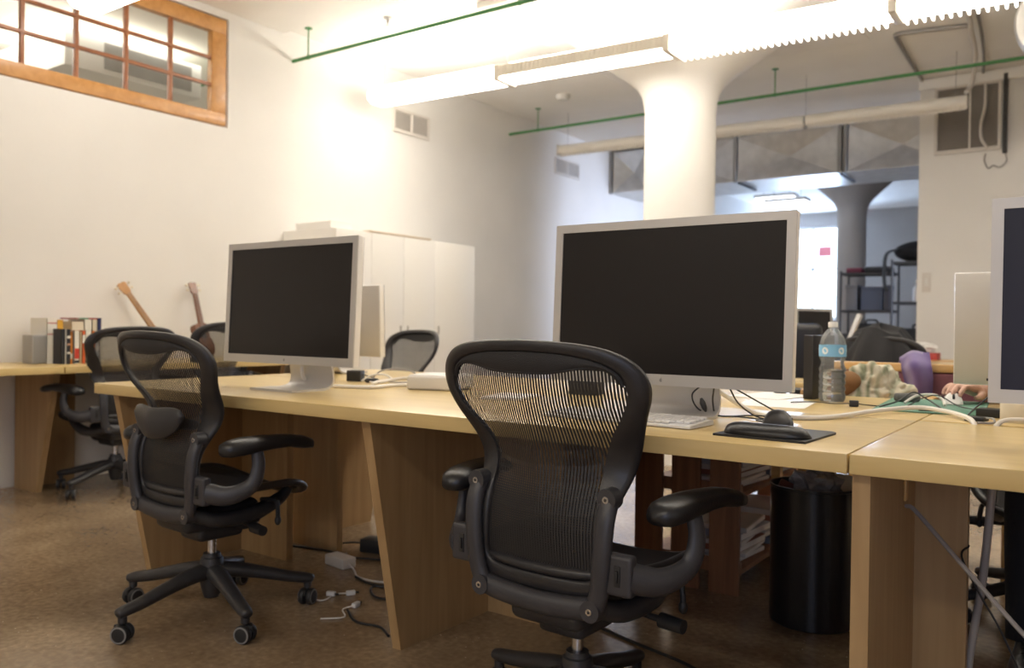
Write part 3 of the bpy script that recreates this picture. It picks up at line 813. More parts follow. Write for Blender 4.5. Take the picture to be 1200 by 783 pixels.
# ------------------------------------------------------------------ monitors
def monitor(name, label, loc, rz, Wd, Hh, tilt, bottom, logo=True, group=None, ports=False, screen='screen'):
    t = thing(name, label, 'monitor', loc, rz, group)
    th = 0.034
    rot = Matrix.Rotation(-r(tilt), 3, 'X')
    piv = Vector((0, 0.0, bottom + Hh / 2))
    def T(x, y, z): return piv + rot @ Vector((x, y, z))
    body = MB()
    o = [(-Wd / 2, -Hh / 2), (Wd / 2, -Hh / 2), (Wd / 2, Hh / 2), (-Wd / 2, Hh / 2)]
    mid = MB(); mid.box((0, 0, 0), (Wd, th * 0.80, Hh), bevel=0.004)
    for v in mid.bm.verts: v.co = T(*v.co)
    cs = mid.build('casing', M['alu_side'], t)
    bw, bb = 0.0235, 0.030
    bz = MB()
    # front bezel ring
    outer = [(-Wd / 2, -Hh / 2), (Wd / 2, -Hh / 2), (Wd / 2, Hh / 2), (-Wd / 2, Hh / 2)]
    inner = [(-Wd / 2 + bw, -Hh / 2 + bb), (Wd / 2 - bw, -Hh / 2 + bb), (Wd / 2 - bw, Hh / 2 - bw), (-Wd / 2 + bw, Hh / 2 - bw)]
    yf, yk = -th / 2, -th * 0.38
    for i in range(4):
        j = (i + 1) % 4
        bz._faces([T(outer[i][0], yf, outer[i][1]), T(outer[j][0], yf, outer[j][1]), T(inner[j][0], yf, inner[j][1]), T(inner[i][0], yf, inner[i][1]),
                   T(outer[i][0], yk, outer[i][1]), T(outer[j][0], yk, outer[j][1]), T(inner[j][0], yk, inner[j][1]), T(inner[i][0], yk, inner[i][1])],
                  [(0, 1, 2, 3), (4, 5, 1, 0), (3, 2, 6, 7)])
    bzo = bz.build('front_bezel', M['alu'], t, smooth=False)
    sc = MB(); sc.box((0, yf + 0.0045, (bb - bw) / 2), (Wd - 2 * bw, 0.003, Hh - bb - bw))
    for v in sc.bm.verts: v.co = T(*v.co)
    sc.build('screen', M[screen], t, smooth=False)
    bk = MB(); bk.box((0, th * 0.43, 0), (Wd - 0.006, 0.006, Hh - 0.006), bevel=0.002)
    for v in bk.bm.verts: v.co = T(*v.co)
    bko = bk.build('rear_panel', M['alu'], t)
    if ports:
        p = MB()
        for x in (-0.05, -0.02, 0.01): p.box((x + 0.16, th * 0.43 + 0.004, -Hh / 2 + 0.018), (0.018, 0.004, 0.008))
        for v in p.bm.verts: v.co = T(*v.co)
        p.build('ports', M['rubber'], bko)
    if logo:
        lg = MB(); a_ = []
        for k in range(28):
            an = 2 * PI * k / 28
            rr_ = 0.0048 * (1 - 0.10 * abs(math.cos(an)) * (1 if math.sin(an) > 0 else 0.3))
            x, z = rr_ * math.cos(an), rr_ * math.sin(an) * 1.02
            if x > 0.0028: x = 0.0028 + 0.3 * (0.0040 - x)
            a_.append((x, z))
        lg.prism(a_, lambda u, v, d: T(u, yf + d, -Hh / 2 + 0.0145 + v), -0.0006, 0.0)
        lg.prism([(0.0, 0.0052), (0.0018, 0.0058), (0.0024, 0.0080), (0.0006, 0.0072)], lambda u, v, d: T(u, yf + d, -Hh / 2 + 0.0145 + v), -0.0006, 0.0)
        lg.build('emblem', flat('grey_emblem', (0.30, 0.29, 0.28)), bzo, smooth=False)
    # bent aluminium foot
    sw_ = 0.115 if Wd > 0.6 else 0.09
    prof_ = cr_spline([(-0.085, 0, 0.004), (0.0, 0, 0.004), (0.075, 0, 0.006), (0.105, 0, 0.030), (0.098, 0, 0.09), (0.066, 0, bottom + 0.10), (0.03, 0, bottom + 0.20)], 40)
    st = MB(); rr = []
    for i, p in enumerate(prof_):
        q = prof_[min(i + 1, 40)] - prof_[max(i - 1, 0)]
        nn = Vector((-q.z, 0, q.x)).normalized() * 0.004
        rr.append([Vector((sx * sw_, p.x + sg * nn.x, p.z + sg * nn.z)) for sx, sg in ((-1, -1), (1, -1), (1, 1), (-1, 1))])
    st.rings(rr).build('stand', M['alu'], t, angle=30)
    hg = MB().cyl(T(-0.06, 0.018, 0.0), T(0.06, 0.018, 0.0), 0.016); hg.build('hinge', M['alu'], t)
    return t
MG = 'big silver monitors along the near desks'
monitor('monitor', 'big silver framed monitor with a blank dark screen at the left', (-2.40, 2.01, TZ), 0, .700, .448, 2.5, .094, group=MG)
monitor('monitor', 'big silver framed monitor with a blank dark screen in the centre', (-0.955, 2.075, TZ), 0, .692, .448, 2.5, .088, group=MG)
monitor('monitor', 'big silver framed monitor cut by the right picture edge', (0.152, 2.12, TZ), 0, .700, .448, 2.0, .088, group=MG, screen='screen_blue_reflection')
monitor('monitor', 'smaller silver monitor seen from behind, between left monitor and cabinet', (-3.07, 2.90, TZ), r(180), .54, .345, 2, .085, logo=False)
monitor('monitor', 'smaller silver monitor seen from behind, left of the right monitor', (-0.10, 2.92, TZ), r(180), .54, .345, 2, .081, logo=False, ports=True)
# ------------------------------------------------------------------ things on the near desks
t = thing('keyboard', 'white keyboard under the centre monitor', 'keyboard', (-1.005, 1.945, TZ), r(-3))
o = [(-.066, 0.002), (.066, 0.002), (.066, 0.013), (.060, 0.0145), (-.060, 0.009), (-.066, 0.007)]
MB().prism(o, lambda u, v, d: Vector((d, u, v)), -.215, .215).build('keyboard_base', M['white_plastic'], t)
k = MB()
for row in range(6):
    y = -.052 + row * .0208
    x = -.207
    widths = [.0195] * 21
    if row == 0: widths = [.022, .02, .026, .11, .026, .02, .022] + [.0195] * 6
    for wd in widths:
        if x + wd > .21: break
        k.box((x + wd / 2, y, .0125 + (y + .06) / .12 * .0052), (wd - .0028, .0165, .006), rot=(.045, 0, 0), bevel=.0012, seg=1)
        x += wd
k.build('keys', M['key'], t)

t = thing('mouse_pad', 'black mouse pad with a padded wrist rest', 'mouse pad', (-0.605, 1.925, TZ), r(-3))
o = [(-.105, -.115), (.105, -.115), (.103, .10), (.09, .115), (-.09, .115), (-.103, .10)]
MB().prism(o, lambda u, v, d: Vector((u, v, d)), 0.0, .005).build('pad', M['rubber'], t)
rr = []
for i in range(21):
    u = -1 + i / 10; x = .098 * u; e = (1 - abs(u) ** 6) ** .5
    rr.append([Vector((x, -.074 + .036 * max(e, .25) * math.cos(a) + .012 * u * u, .006 + .026 * max(e, .12) * max(math.sin(a), -.1))) for a in [2 * PI * q / 16 for q in range(16)]])
MB().rings(rr).build('wrist_rest', M['pad'], t, angle=70)

def mouse(label, loc, rz, ms, wheel, sc=1.0):
    t = thing('computer_mouse', label, 'mouse', loc, rz)
    rr = []
    for i in range(17):
        u = i / 16; y = (-.052 + .104 * u) * sc
        e = max(0.03, (1 - abs(2 * u - 1) ** 3.2)) ** .5
        wd = (.030 + .003 * math.cos(2 * PI * u)) * e * sc; ht = (.036 * math.sin(PI * min(1, (u * .86 + .12))) ** .8) * e * sc
        ring = []
        for q in range(20):
            a = 2 * PI * q / 20; c, s = math.cos(a), math.sin(a)
            ring.append(Vector((wd * math.copysign(abs(c) ** .8, c), y, .001 + (ht * s ** .8 if s > 0 else 0.0))))
        rr.append(ring)
    MB().rings(rr).build('shell', ms, t, angle=60)
    MB().lathe([(.004, -.004), (.010, -.003), (.0105, 0), (.010, .003), (.004, .004)], (0, .028 * sc, .024 * sc), 18, Matrix.Rotation(PI / 2, 3, 'Y')).build('scroll_wheel', wheel, t)
    return t
mouse('black computer mouse standing on the black mouse pad', (-0.628, 2.005, TZ + .0055), r(20), M['frame_plastic'], M['rubber'], 1.25)
mouse('white computer mouse under the hand on the green mat', (-0.392, 3.095, TZ + .0045), r(190), M['white_plastic'], M['rubber'])

def cable(label, pts, rad, m, n=60, cat='cable', name='cable', group=None):
    return tag(MB().tube(pts, rad, 8, n).build(name, M[m]), label, cat, group)
z = TZ
cable('thick white cable running from behind the centre monitor across the desk to the right monitor',
      [(-0.92, 2.16, .90), (-0.88, 2.28, .82), (-0.80, 2.33, z + .008), (-0.70, 2.27, z + .007), (-0.60, 2.33, z + .007), (-0.52, 2.58, z + .012), (-0.44, 2.72, z + .016),
       (-0.37, 2.69, z + .014), (-0.31, 2.59, z + .013), (-0.272, 2.52, z + .004), (-0.262, 2.502, z - .03), (-0.262, 2.502, z - .08)], .0068, 'cable_white', 90)
cable('short white cable loop on the desk at the right edge below the right monitor', [(-0.225, 2.502, z - .06), (-0.223, 2.502, z - .02), (-0.205, 2.515, z + .010), (-0.16, 2.55, z + .014), (-0.09, 2.56, z + .008), (0.05, 2.55, z + .007)], .0065, 'cable_white', 30)
cable('thick white cable looping on the desk behind the left monitor',
      [(-2.39, 2.06, .90), (-2.43, 2.10, .80), (-2.42, 2.17, z + .009), (-2.32, 2.20, z + .007), (-2.22, 2.25, z + .007), (-2.235, 2.38, z + .007), (-2.19, 2.46, z + .010), (-2.27, 2.55, z + .018), (-2.37, 2.60, z + .018), (-2.42, 2.55, z + .010), (-2.40, 2.46, z + .007), (-2.33, 2.36, z + .008)], .007, 'cable_white', 110)
for i, (lab, pts) in enumerate([
    ('thin black cable hanging in a loop under the centre monitor', [(-0.86, 2.11, .852), (-0.90, 2.13, .82), (-0.895, 2.16, .78), (-0.86, 2.20, z + .004), (-0.80, 2.21, z + .004), (-0.72, 2.18, z + .004), (-0.66, 2.14, z + .004), (-0.63, 2.08, z + .012)]),
    ('thin black cable curving from the centre monitor down towards the mouse', [(-0.79, 2.11, .848), (-0.78, 2.16, .80), (-0.75, 2.22, z + .006), (-0.70, 2.22, z + .004), (-0.67, 2.26, z + .004), (-0.71, 2.32, z + .004), (-0.78, 2.34, z + .005)]),
    ('thin black cable lying straight from the centre monitor to the white cable', [(-0.775, 2.11, .845), (-0.73, 2.2, .80), (-0.71, 2.26, z + .02), (-0.68, 2.33, z + .003)]),
    ('thin black cable looping on the desk left of the mouse pad', [(-0.83, 2.11, .848), (-0.845, 2.14, .80), (-0.85, 2.2, z + .004), (-0.78, 2.27, z + .004), (-0.70, 2.25, z + .004), (-0.66, 2.18, z + .004), (-0.69, 2.13, z + .004), (-0.73, 2.15, z + .004)])]):
    cable(lab, pts, .0022, 'cable_black', 70)
tag(MB().tube([(0, 0, 0), (0.004, 0, -.012), (0.010, 0, -.026), (.014, 0, -.036)], [.003, .008, .007, .002], 10, 10).build('cable_clip', M['rubber'], loc=(-0.862, 2.10, .815)),
    'small black plug dangling in the cable loop under the centre monitor', 'plug')
t = thing('cable_plug', 'black plug block with its cable lying right of the water bottle', 'plug', (-0.634, 2.79, TZ), r(15))
MB().box((0, 0, .0105), (.028, .016, .020), bevel=.003).build('plug_body', M['rubber'], t)
MB().tube([(.012, 0, .010), (.06, .03, .004), (.14, .01, .004), (.20, .06, .03), (.26, .16, .035), (.31, .10, .008), (.36, 0, .004)], .002, 6, 50).build('lead', M['cable_black'], t)
MB().tube([(-.012, 0, .010), (-.06, .05, .004), (-.12, .10, .003), (-.19, .04, .003)], .002, 6, 30).build('lead', M['cable_black'], t)
cable('black cable arching over the green mat', [(-0.56, 2.80, z + .005), (-0.52, 2.86, z + .02), (-0.49, 2.95, z + .045), (-0.45, 2.93, z + .03), (-0.39, 2.83, z + .008), (-0.38, 2.76, z + .008), (-0.44, 2.75, z + .006)], .0025, 'cable_black', 50)
cable('white cable arch lying on the green mat', [(-0.52, 2.98, z + .007), (-0.49, 3.02, z + .03), (-0.44, 3.03, z + .035), (-0.41, 3.0, z + .022), (-0.40, 2.97, z + .007)], .0045, 'cable_white', 30)
cable('thin black cable rising from the desk to the monitor seen from behind', [(-0.30, 2.62, z + .004), (-0.28, 2.64, z + .03), (-0.22, 2.68, z + .09), (-0.17, 2.75, z + .115), (-0.12, 2.88, z + .10)], .0025, 'cable_black', 30)

tag(MB().box((0, 0, .0018), (.30, .53, .0036), bevel=.001).build('cutting_mat', M['green_mat'], loc=(-0.435, 2.985, TZ), rot=(0, 0, r(4))), 'green cutting mat on the back row desk', 'mat')
tag(MB().box((0, 0, .014), (.075, .05, .028), bevel=.012, seg=3).build('pouch', flat('grey_felt', (.13, .125, .12), .9), loc=(-0.53, 3.08, TZ + .0038), rot=(0, 0, r(30))), 'small grey pouch lying on the green mat', 'pouch')

# loose sheets
for (x, y, rz, sx, sy, lab, zz) in ((-0.86, 2.74, r(8), .21, .297, 'white paper sheet on the back desk right of the centre monitor, nearest the near desk', 0),
                                (-0.97, 3.02, r(-12), .21, .297, 'white paper sheet on the back desk behind the centre monitor, towards the far edge', .0012)):
    tag(MB().box((0, 0, .0006), (sx, sy, .001)).build('paper_sheet', M['paper'], loc=(x, y, TZ + zz), rot=(0, 0, rz)), lab, 'paper')
for i, (x, y) in enumerate(((-0.985, 3.17), (-0.93, 3.185), (-0.885, 3.17))):
    tag(MB().lathe([(0, 0), (.022, 0), (.026, .006), (.024, .018), (.012, .024), (0, .025)], seg=18).build('coin_dish', M['rubber'] if i < 2 else flat('amber_lid', (.35, .2, .08)), loc=(x, y, TZ), rot=(0, 0, i)),
        ['small dark round tin behind the centre monitor, leftmost of three', 'small dark round tin between another tin and the amber one', 'small amber round tin at the far edge of the back desk'][i], 'tin')

# water bottle
def bottle_plastic():
    m = clear_glass('bottle_plastic', (.96, .98, .99), .30, .08); nt = m.node_tree
    out = [n for n in nt.nodes if n.type == 'OUTPUT_MATERIAL'][0]; src_ = out.inputs[0].links[0].from_socket
    d = nt.nodes.new('ShaderNodeBsdfTranslucent'); d.inputs['Color'].default_value = (.92, .95, .97, 1)
    d2 = nt.nodes.new('ShaderNodeBsdfDiffuse'); d2.inputs['Color'].default_value = (.92, .95, .97, 1)
    a = nt.nodes.new('ShaderNodeMixShader'); a.inputs[0].default_value = .5
    nt.links.new(d.outputs[0], a.inputs[1]); nt.links.new(d2.outputs[0], a.inputs[2])
    mx = nt.nodes.new('ShaderNodeMixShader'); mx.inputs[0].default_value = .11
    nt.links.new(src_, mx.inputs[1]); nt.links.new(a.outputs[0], mx.inputs[2]); nt.links.new(mx.outputs[0], out.inputs[0])
    return m
t = thing('water_bottle', 'clear plastic water bottle with a pale blue label', 'bottle', (-0.743, 2.955, TZ))
R0 = .0435
pr = [(0, .004), (.030, .002), (.038, .0), (.0425, .008)]
for i in range(5):
    zc = .016 + i * .022
    pr += [(R0, zc), (R0, zc + .010), (R0 - .0035, zc + .014), (R0 - .0035, zc + .017)]
pr += [(.0375, .128), (.0365, .134), (R0 - .002, .146), (R0, .152), (R0, .194), (R0 - .002, .198), (.0405, .206), (.034, .222), (.024, .238), (.0155, .246), (.0135, .250), (.0135, .262)]
MB().lathe(pr, seg=40, caps=False).build('bottle_shell', bottle_plastic(), t, angle=70)
MB().lathe([(r_ * .93, z_ + .002) for r_, z_ in pr if z_ < .112] + [(0, .112)], seg=40, caps=False).build('water', mat('water_in_bottle', (.97, .99, 1.0), .0, trans=1.0), t, angle=70)
lb = MB().lathe([(R0 + .0006, .153), (R0 + .0006, .193)], seg=40, caps=False).build('label', flat('pale_blue_label', (.22, .50, .76), .35), t, angle=70)
for k in range(5):
    a = 2 * PI * k / 5 - 1.9
    g = MB()
    g.prism([(.011 * math.cos(q * PI / 8), .012 * math.sin(q * PI / 8)) for q in range(16)], lambda u, v, d: Vector(((R0 + d) * math.cos(a + u / R0), (R0 + d) * math.sin(a + u / R0), .173 + v)), .0010, .0013)
    g.build('label_mark', flat('label_white', (.80, .85, .88), .4), lb, smooth=False)
MB().lathe([(0.0155, .252), (.0158, .254), (.0158, .268), (.014, .2705), (0, .2705)], seg=30).build('cap', M['white_plastic'], t)
tag(MB().box((0, 0, .112), (.036, .16, .224), bevel=.004).build('upright_drive', flat('black_case', (.02, .018, .018), .35), loc=(-0.815, 3.06, TZ), rot=(0, 0, r(-12))), 'thin black upright case standing left of the water bottle', 'drive')

# small electronics behind the left monitor
t = thing('power_adapter', 'small black adapter box behind the left monitor foot', 'adapter', (-2.565, 2.50, TZ), r(20))
MB().box((0, 0, .024), (.065, .045, .046), bevel=.004).build('adapter_body', M['rubber'], t)
MB().tube([(.03, 0, .03), (.06, .02, .02), (.10, .03, .004), (.15, .01, .004)], .0025, 6, 20).build('lead', M['cable_black'], t)
for i, (lab, pts, rad, m) in enumerate([
    ('grey wire coil standing on the desk right of the black adapter', [(-2.50, 2.52, z + .004), (-2.47, 2.55, z + .045), (-2.40, 2.58, z + .058), (-2.33, 2.60, z + .045), (-2.30, 2.59, z + .012), (-2.36, 2.55, z + .004), (-2.45, 2.52, z + .008)], .003, 'cable_grey'),
    ('tangled white wire among the cables right of the left monitor', [(-2.50, 2.47, z + .006), (-2.47, 2.50, z + .03), (-2.42, 2.52, z + .034), (-2.36, 2.50, z + .02), (-2.38, 2.46, z + .006), (-2.44, 2.46, z + .006), (-2.49, 2.50, z + .01)], .004, 'cable_white'),
    ('thin dark wire lying beside the white flat box', [(-2.16, 2.55, z + .030), (-2.12, 2.46, z + .02), (-2.06, 2.41, z + .004), (-2.02, 2.43, z + .014), (-1.98, 2.42, z + .004), (-1.92, 2.45, z + .004)], .002, 'cable_black')]):
    cable(lab, pts, rad, m, 50)
tag(MB().tube([(-.03, 0, 0), (-.02, 0, 0), (.02, 0, 0), (.03, 0, 0)], [.003, .010, .010, .003], 10, 12).build('connector', M['rubber'], loc=(-2.44, 2.47, TZ + .011), rot=(0, 0, r(35))), 'black connector plug among the cables right of the left monitor', 'plug')
tag(MB().box((0, 0, .004), (.076, .076, .008)).build('sticky_notes', flat('yellow_note_paper', (.82, .62, .12), .8), loc=(-2.33, 2.80, TZ), rot=(0, 0, r(20))), 'pad of yellow sticky notes beyond the looping white cable', 'note pad')
t = thing('flat_computer', 'white flat box computer on the near desk behind the nearest chair', 'computer', (-2.05, 2.445, TZ), r(20))
MB().box((0, 0, .027), (.20, .20, .052), bevel=.010, seg=3).build('shell', M['offwhite'], t)
MB().box((0, 0, .054), (.185, .185, .004), bevel=.0018).build('top_plate', M['white_plastic'], t)
t = thing('docking_box', 'black box on the desk left of the centre monitor, seen through the chair mesh', 'electronics', (-1.50, 2.60, TZ), r(8))
MB().box((0, 0, .030), (.11, .08, .058), bevel=.005).build('shell', M['rubber'], t)
MB().box((0, -.0405, .03), (.07, .002, .02)).build('front_slot', M['black_plastic'], t)
tag(MB().box((0, 0, .0045), (.14, .20, .009), bevel=.001).build('notebook', M['paper'], loc=(-1.62, 2.30, TZ), rot=(0, 0, r(14))), 'white notebook lying on the near desk, seen through the chair mesh', 'notebook')

# under the right monitor
t = thing('tape_roll', 'cream cylindrical roll standing below the right monitor corner', 'roll', (-0.172, 2.63, TZ))
MB().lathe([(.018, 0), (.046, 0), (.047, .002), (.047, .050), (.046, .052), (.018, .052)], seg=36).rings([[Vector((.018 * math.cos(2 * PI * k / 36), .018 * math.sin(2 * PI * k / 36), zz)) for k in range(36)] for zz in (0, .052)], caps=False).build('paper_roll', M['paper_cream'], t)
for x, y, lab, dims in ((-0.240, 2.735, 'flat black adapter next to the cream roll, with a grey lead', (.085, .055, .024)), (-0.27, 2.585, 'small black hub in front of the green mat near the right monitor', (.05, .05, .012))):
    t = thing('power_adapter', lab, 'adapter', (x, y, TZ + (.0 if y < 2.7 else .0)), r(-10))
    MB().box((0, 0, dims[2] / 2 + .0005), dims, bevel=.004).build('adapter_body', M['rubber'], t)
    MB().tube([(dims[0] / 2 - .004, 0, .01), (dims[0] / 2 + .02, -.02, .012), (dims[0] / 2 + .03, -.05, .004), (dims[0] / 2 + .0, -.08, .004)], .003, 6, 20).build('lead', M['cable_grey'], t)

# cables at the right, below the desk
tag(MB().tube([(-.198, 2.30, .716), (-.205, 2.30, .62), (-.214, 2.30, .487), (-.223, 2.30, .384), (-.237, 2.30, .282), (-.247, 2.30, .194), (-.25, 2.30, .10), (-.24, 2.31, .012), (-.18, 2.36, .0095)], .0095, 10, 60).build('cable', M['cable_grey']), 'thick grey cable hanging from the right desk down to the floor', 'cable')
tag(MB().tube([(-.3585, 2.095, .597), (-.335, 2.08, .59), (-.237, 2.02, .504), (-.122, 1.95, .405), (0, 1.90, .30), (.12, 1.88, .14), (.2, 1.88, .006)], .005, 8, 60).build('cable', M['cable_grey']), 'grey cable slanting from the right desk leg down to the right', 'cable')
tag(MB().tube([(-.246, 2.255, .49), (-.257, 2.22, .468), (-.215, 2.2, .39), (-.171, 2.20, .313), (-.10, 2.20, .16), (0, 2.2, .006)], .0025, 8, 40).build('cable', M['cable_black']), 'thin black wire slanting behind the hanging grey cable', 'cable')
tag(MB().box((0, 0, 0), (.006, .025, .085), bevel=.002).build('cable_cover', M['tan_wood'], loc=(-0.3605, 2.105, .65)), 'narrow wooden cable cover on the right desk leg', 'cover')

# floor clutter under the left desk
t = thing('power_brick', 'white power brick on the floor under the left monitor desk', 'power supply', (-2.55, 2.41, 0), r(-8))
MB().box((0, 0, .021), (.13, .065, .042), bevel=.006, seg=3).build('brick_body', M['offwhite'], t)
MB().tube([(.06, 0, .02), (.11, -.01, .006), (.19, -.05, .005), (.28, -.04, .005), (.38, .02, .005)], .0035, 6, 30).build('lead', M['cable_white'], t)
MB().tube([(-.06, 0, .02), (-.10, .05, .006), (-.12, .12, .005)], .0035, 6, 20).build('lead', M['cable_grey'], t)
t = thing('power_strip', 'black power box on the floor behind the middle desk leg', 'power supply', (-2.56, 2.66, 0), r(15))
MB().box((0, 0, .03), (.17, .08, .058), bevel=.006).build('strip_body', M['rubber'], t)
MB().tube([(-.08, 0, .03), (-.16, .03, .02), (-.28, .02, .005), (-.40, .06, .005)], .004, 6, 30).build('lead', M['cable_black'], t)
for i, (x, y, rz, lab) in enumerate(((-2.29, 2.12, 20, 'small white plug on the floor, nearest the chair caster'), (-2.24, 2.17, 60, 'small white plug on the floor between two others'), (-2.13, 2.09, 100, 'white plug on the floor nearest the middle desk leg'))):
    t = thing('white_plug', lab, 'plug', (x, y, 0), r(rz))
    MB().box((0, 0, .009), (.034, .018, .017), bevel=.005).build('plug_body', M['white_plastic'], t)
    MB().cyl((.016, 0, .009), (.030, 0, .009), .004, seg=8).build('tip', M['rubber'], t)
    if i: MB().tube([(-.016, 0, .009), (-.05, .02, .004), (-.11, -.03, .004), (-.16, .03, .004)], .0025, 6, 24).build('lead', M['cable_white'], t)
for i, (lab, pts) in enumerate([
    ('black floor cable running behind the white power brick', [(-2.95, 2.48, .005), (-2.75, 2.52, .005), (-2.60, 2.50, .008), (-2.45, 2.56, .005), (-2.28, 2.50, .005), (-2.10, 2.44, .005), (-1.82, 2.46, .005)]),
    ('black floor cable tangled beside the middle desk leg', [(-2.38, 2.33, .005), (-2.25, 2.30, .005), (-2.10, 2.35, .008), (-2.02, 2.25, .005), (-2.14, 2.20, .005), (-2.22, 2.27, .012), (-2.08, 2.31, .005), (-1.93, 2.20, .005), (-1.86, 2.1, .005)]),
    ('black floor cable in a wide curve in front of the middle desk leg', [(-2.12, 2.04, .005), (-2.02, 1.98, .005), (-1.92, 1.99, .005), (-1.84, 1.95, .005)])]):
    cable(lab, pts, .0045, 'cable_black', 60)
cable('thin greenish cable along the floor below the nearest chair', [(-1.55, 2.5, .005), (-1.2, 2.38, .005), (-.95, 2.30, .005), (-.70, 2.12, .005), (-.45, 2.02, .005)], .005, 'cable_black', 40)

# ------------------------------------------------------------------ waste bin
t = thing('waste_bin', 'tall black round waste bin full of rubbish under the desk', 'bin', (-0.795, 2.945, 0))
MB().lathe([(0, .0), (.136, .0), (.140, .004), (.143, .46), (.146, .463), (.146, .470), (.140, .470), (.138, .46), (.134, .012), (0, .012)], seg=56).build('bin_body', M['bin'], t, angle=30)
def crumple(name, label, loc, rad, m, seed, cat='rubbish', rot=(0, 0, 0), flat_=(1, 1, 1), jag=.35):
    rnd = random.Random(seed); b = bmesh.new(); bmesh.ops.create_icosphere(b, subdivisions=3, radius=1)
    for v in b.verts:
        k = 1 + rnd.uniform(-jag, jag * .6); v.co = Vector((v.co.x * k * rad * flat_[0], v.co.y * k * rad * flat_[1], v.co.z * k * rad * flat_[2]))
    g = MB(); g._join(b); o = g.build(name, m, loc=loc, rot=rot, smooth=False)
    return tag(o, label, cat)
crumple('plastic_wrapper', 'crumpled grey plastic wrapper sticking out of the black waste bin', (-0.79, 2.955, .462), .082, mat('grey_wrapper', (.30, .30, .32), .25, var=.4, vscale=25), 3, flat_=(1.1, .8, .75), jag=.3)
tag(MB().prism([(-.06, -.03), (.05, -.05), (.07, .05), (-.05, .06)], lambda u, v, d: Vector((u, d + u * .2, v)), -.002, .002).build('paper_scrap', M['paper_cream'], loc=(-0.72, 2.985, .455), rot=(r(-30), 0, r(20))), 'cream paper scrap in the right of the black waste bin', 'rubbish')
tag(MB().box((0, 0, 0), (.07, .05, .05), bevel=.004).build('food_box', flat('dark_red_card', (.16, .045, .035)), loc=(-0.875, 2.91, .44), rot=(.3, .4, .3)), 'small dark red carton inside the black waste bin', 'rubbish')
tag(MB().lathe([(0, 0), (.06, 0), (.075, .30), (.0, .30)], seg=20).build('rubbish_bag', flat('dull_bag', (.10, .10, .11), .4), loc=(-0.80, 2.96, .0125), rot=(0, 0, 0)), 'dull grey rubbish bag down inside the black waste bin', 'rubbish')

# ------------------------------------------------------------------ slatted crate with magazines
cx0, cx1, cy0, cy1 = -1.515, -1.085, 3.025, 4.05
t = thing('slatted_crate', 'red-brown slatted wooden crate shelf on the floor under the back desk', 'crate', (cx0, cy0, 0))
W, D, HH = cx1 - cx0, cy1 - cy0, .665
for yy in (0.009, D - .009):
    for x in (.058, .2145, .371):
        MB().box((x, yy, HH / 2), (.117, .018, HH), bevel=.002).build('slat', M['crate'], t, smooth=False)
    if yy < .1:
        for zz in (.07, .36): MB().box((W / 2, yy + .018, zz + .03), (W, .016, .05)).build('cross_rail', M['crate'], t, smooth=False)
for zz in (.085, .375, .655):
    MB().box((W / 2, D / 2, zz), (W - .004, D - .04, .018)).build('shelf_board', M['crate'], t, smooth=False)
rnd = random.Random(4)
cols = [(.55, .53, .50), (.35, .36, .40), (.60, .55, .46), (.12, .16, .24), (.50, .50, .52), (.66, .63, .58), (.30, .12, .08)]
names = ['pale grey', 'slate', 'cream', 'dark blue', 'silver grey', 'white', 'rust red']
for sz, nm, cnt, yy in ((.0942, 'lower front', 6, .235), (.0942, 'lower rear', 5, .60), (.3842, 'upper front', 6, .235), (.3842, 'upper rear', 7, .60)):
    zc = sz
    for k in range(cnt):
        hgt = rnd.uniform(.016, .034)
        q = (k + len(nm)) % 7
        o = MB().box((0, 0, hgt / 2), (.215, .285, hgt - .0006), bevel=.0015, seg=1).m(0).box((.003, 0.003, hgt / 2), (.2135, .2835, hgt * .7)).m(1).build('magazine', [flat('cover_' + nm + str(k), cols[q]), M['paper']], loc=(cx1 - .135 + rnd.uniform(-.012, .012), cy0 + yy + rnd.uniform(-.03, .03), zc + .0004), rot=(0, 0, rnd.uniform(-.12, .12)), smooth=False)
        pos = 'lowest' if k == 0 else 'topmost' if k == cnt - 1 else ['second', 'third', 'fourth', 'fifth', 'sixth'][k - 1] + ' from the bottom'
        tag(o, '%s magazine, %s of the %s stack in the brown crate' % (names[q], pos, nm), 'magazine', 'magazines stacked in the brown crate')
        zc += hgt

# ------------------------------------------------------------------ books and ukuleles on the wall desk
BZ = 0.744
def book(name, label, x, y0, th, dep, hgt, col, marks=(), cat='book', tilt=0.0, page=True):
    """upright book: spine faces +X at x, thickness along Y, left edge at y0"""
    t = thing(name, label, cat, (x, y0, BZ), tilt, 'books in the row on the left wall desk')
    c = flat('cover_' + name + str(len(bpy.data.materials)), col, .5)
    g = MB()
    g.box((-dep / 2, .0012, hgt / 2), (dep, .0024, hgt)).box((-dep / 2, th - .0012, hgt / 2), (dep, .0024, hgt)).box((-.0012, th / 2, hgt / 2), (.0024, th, hgt))
    g.build('cover', c, t, smooth=False)
    MB().box((-dep / 2 - .002, th / 2, hgt / 2), (dep - .008, max(th - .005, .002), hgt - .008)).build('pages', M['paper_cream'], t, smooth=False)
    for (z0, z1, mc) in marks:
        MB().box((.0004, th / 2, (z0 + z1) / 2), (.0012, th * .92, z1 - z0)).build('spine_band', flat('band' + str(len(bpy.data.materials)), mc, .5), t, smooth=False)
    return t
W_ = (.80, .77, .70); red = (.50, .05, .03); blk = (.02, .02, .025); org = (.72, .20, .03)
t = thing('desk_speaker', 'small grey box speaker at the left end of the book row', 'speaker', (-4.985, 2.315, BZ), r(0))
MB().box((-.06, .045, .085), (.12, .082, .165), bevel=.006).build('cabinet', flat('mid_grey_plastic', (.33, .32, .31), .5), t)
MB().box((.0008, .045, .085), (.002, .068, .15), bevel=.0008).build('front_grille', flat('grille_grey', (.25, .245, .24), .7), t)
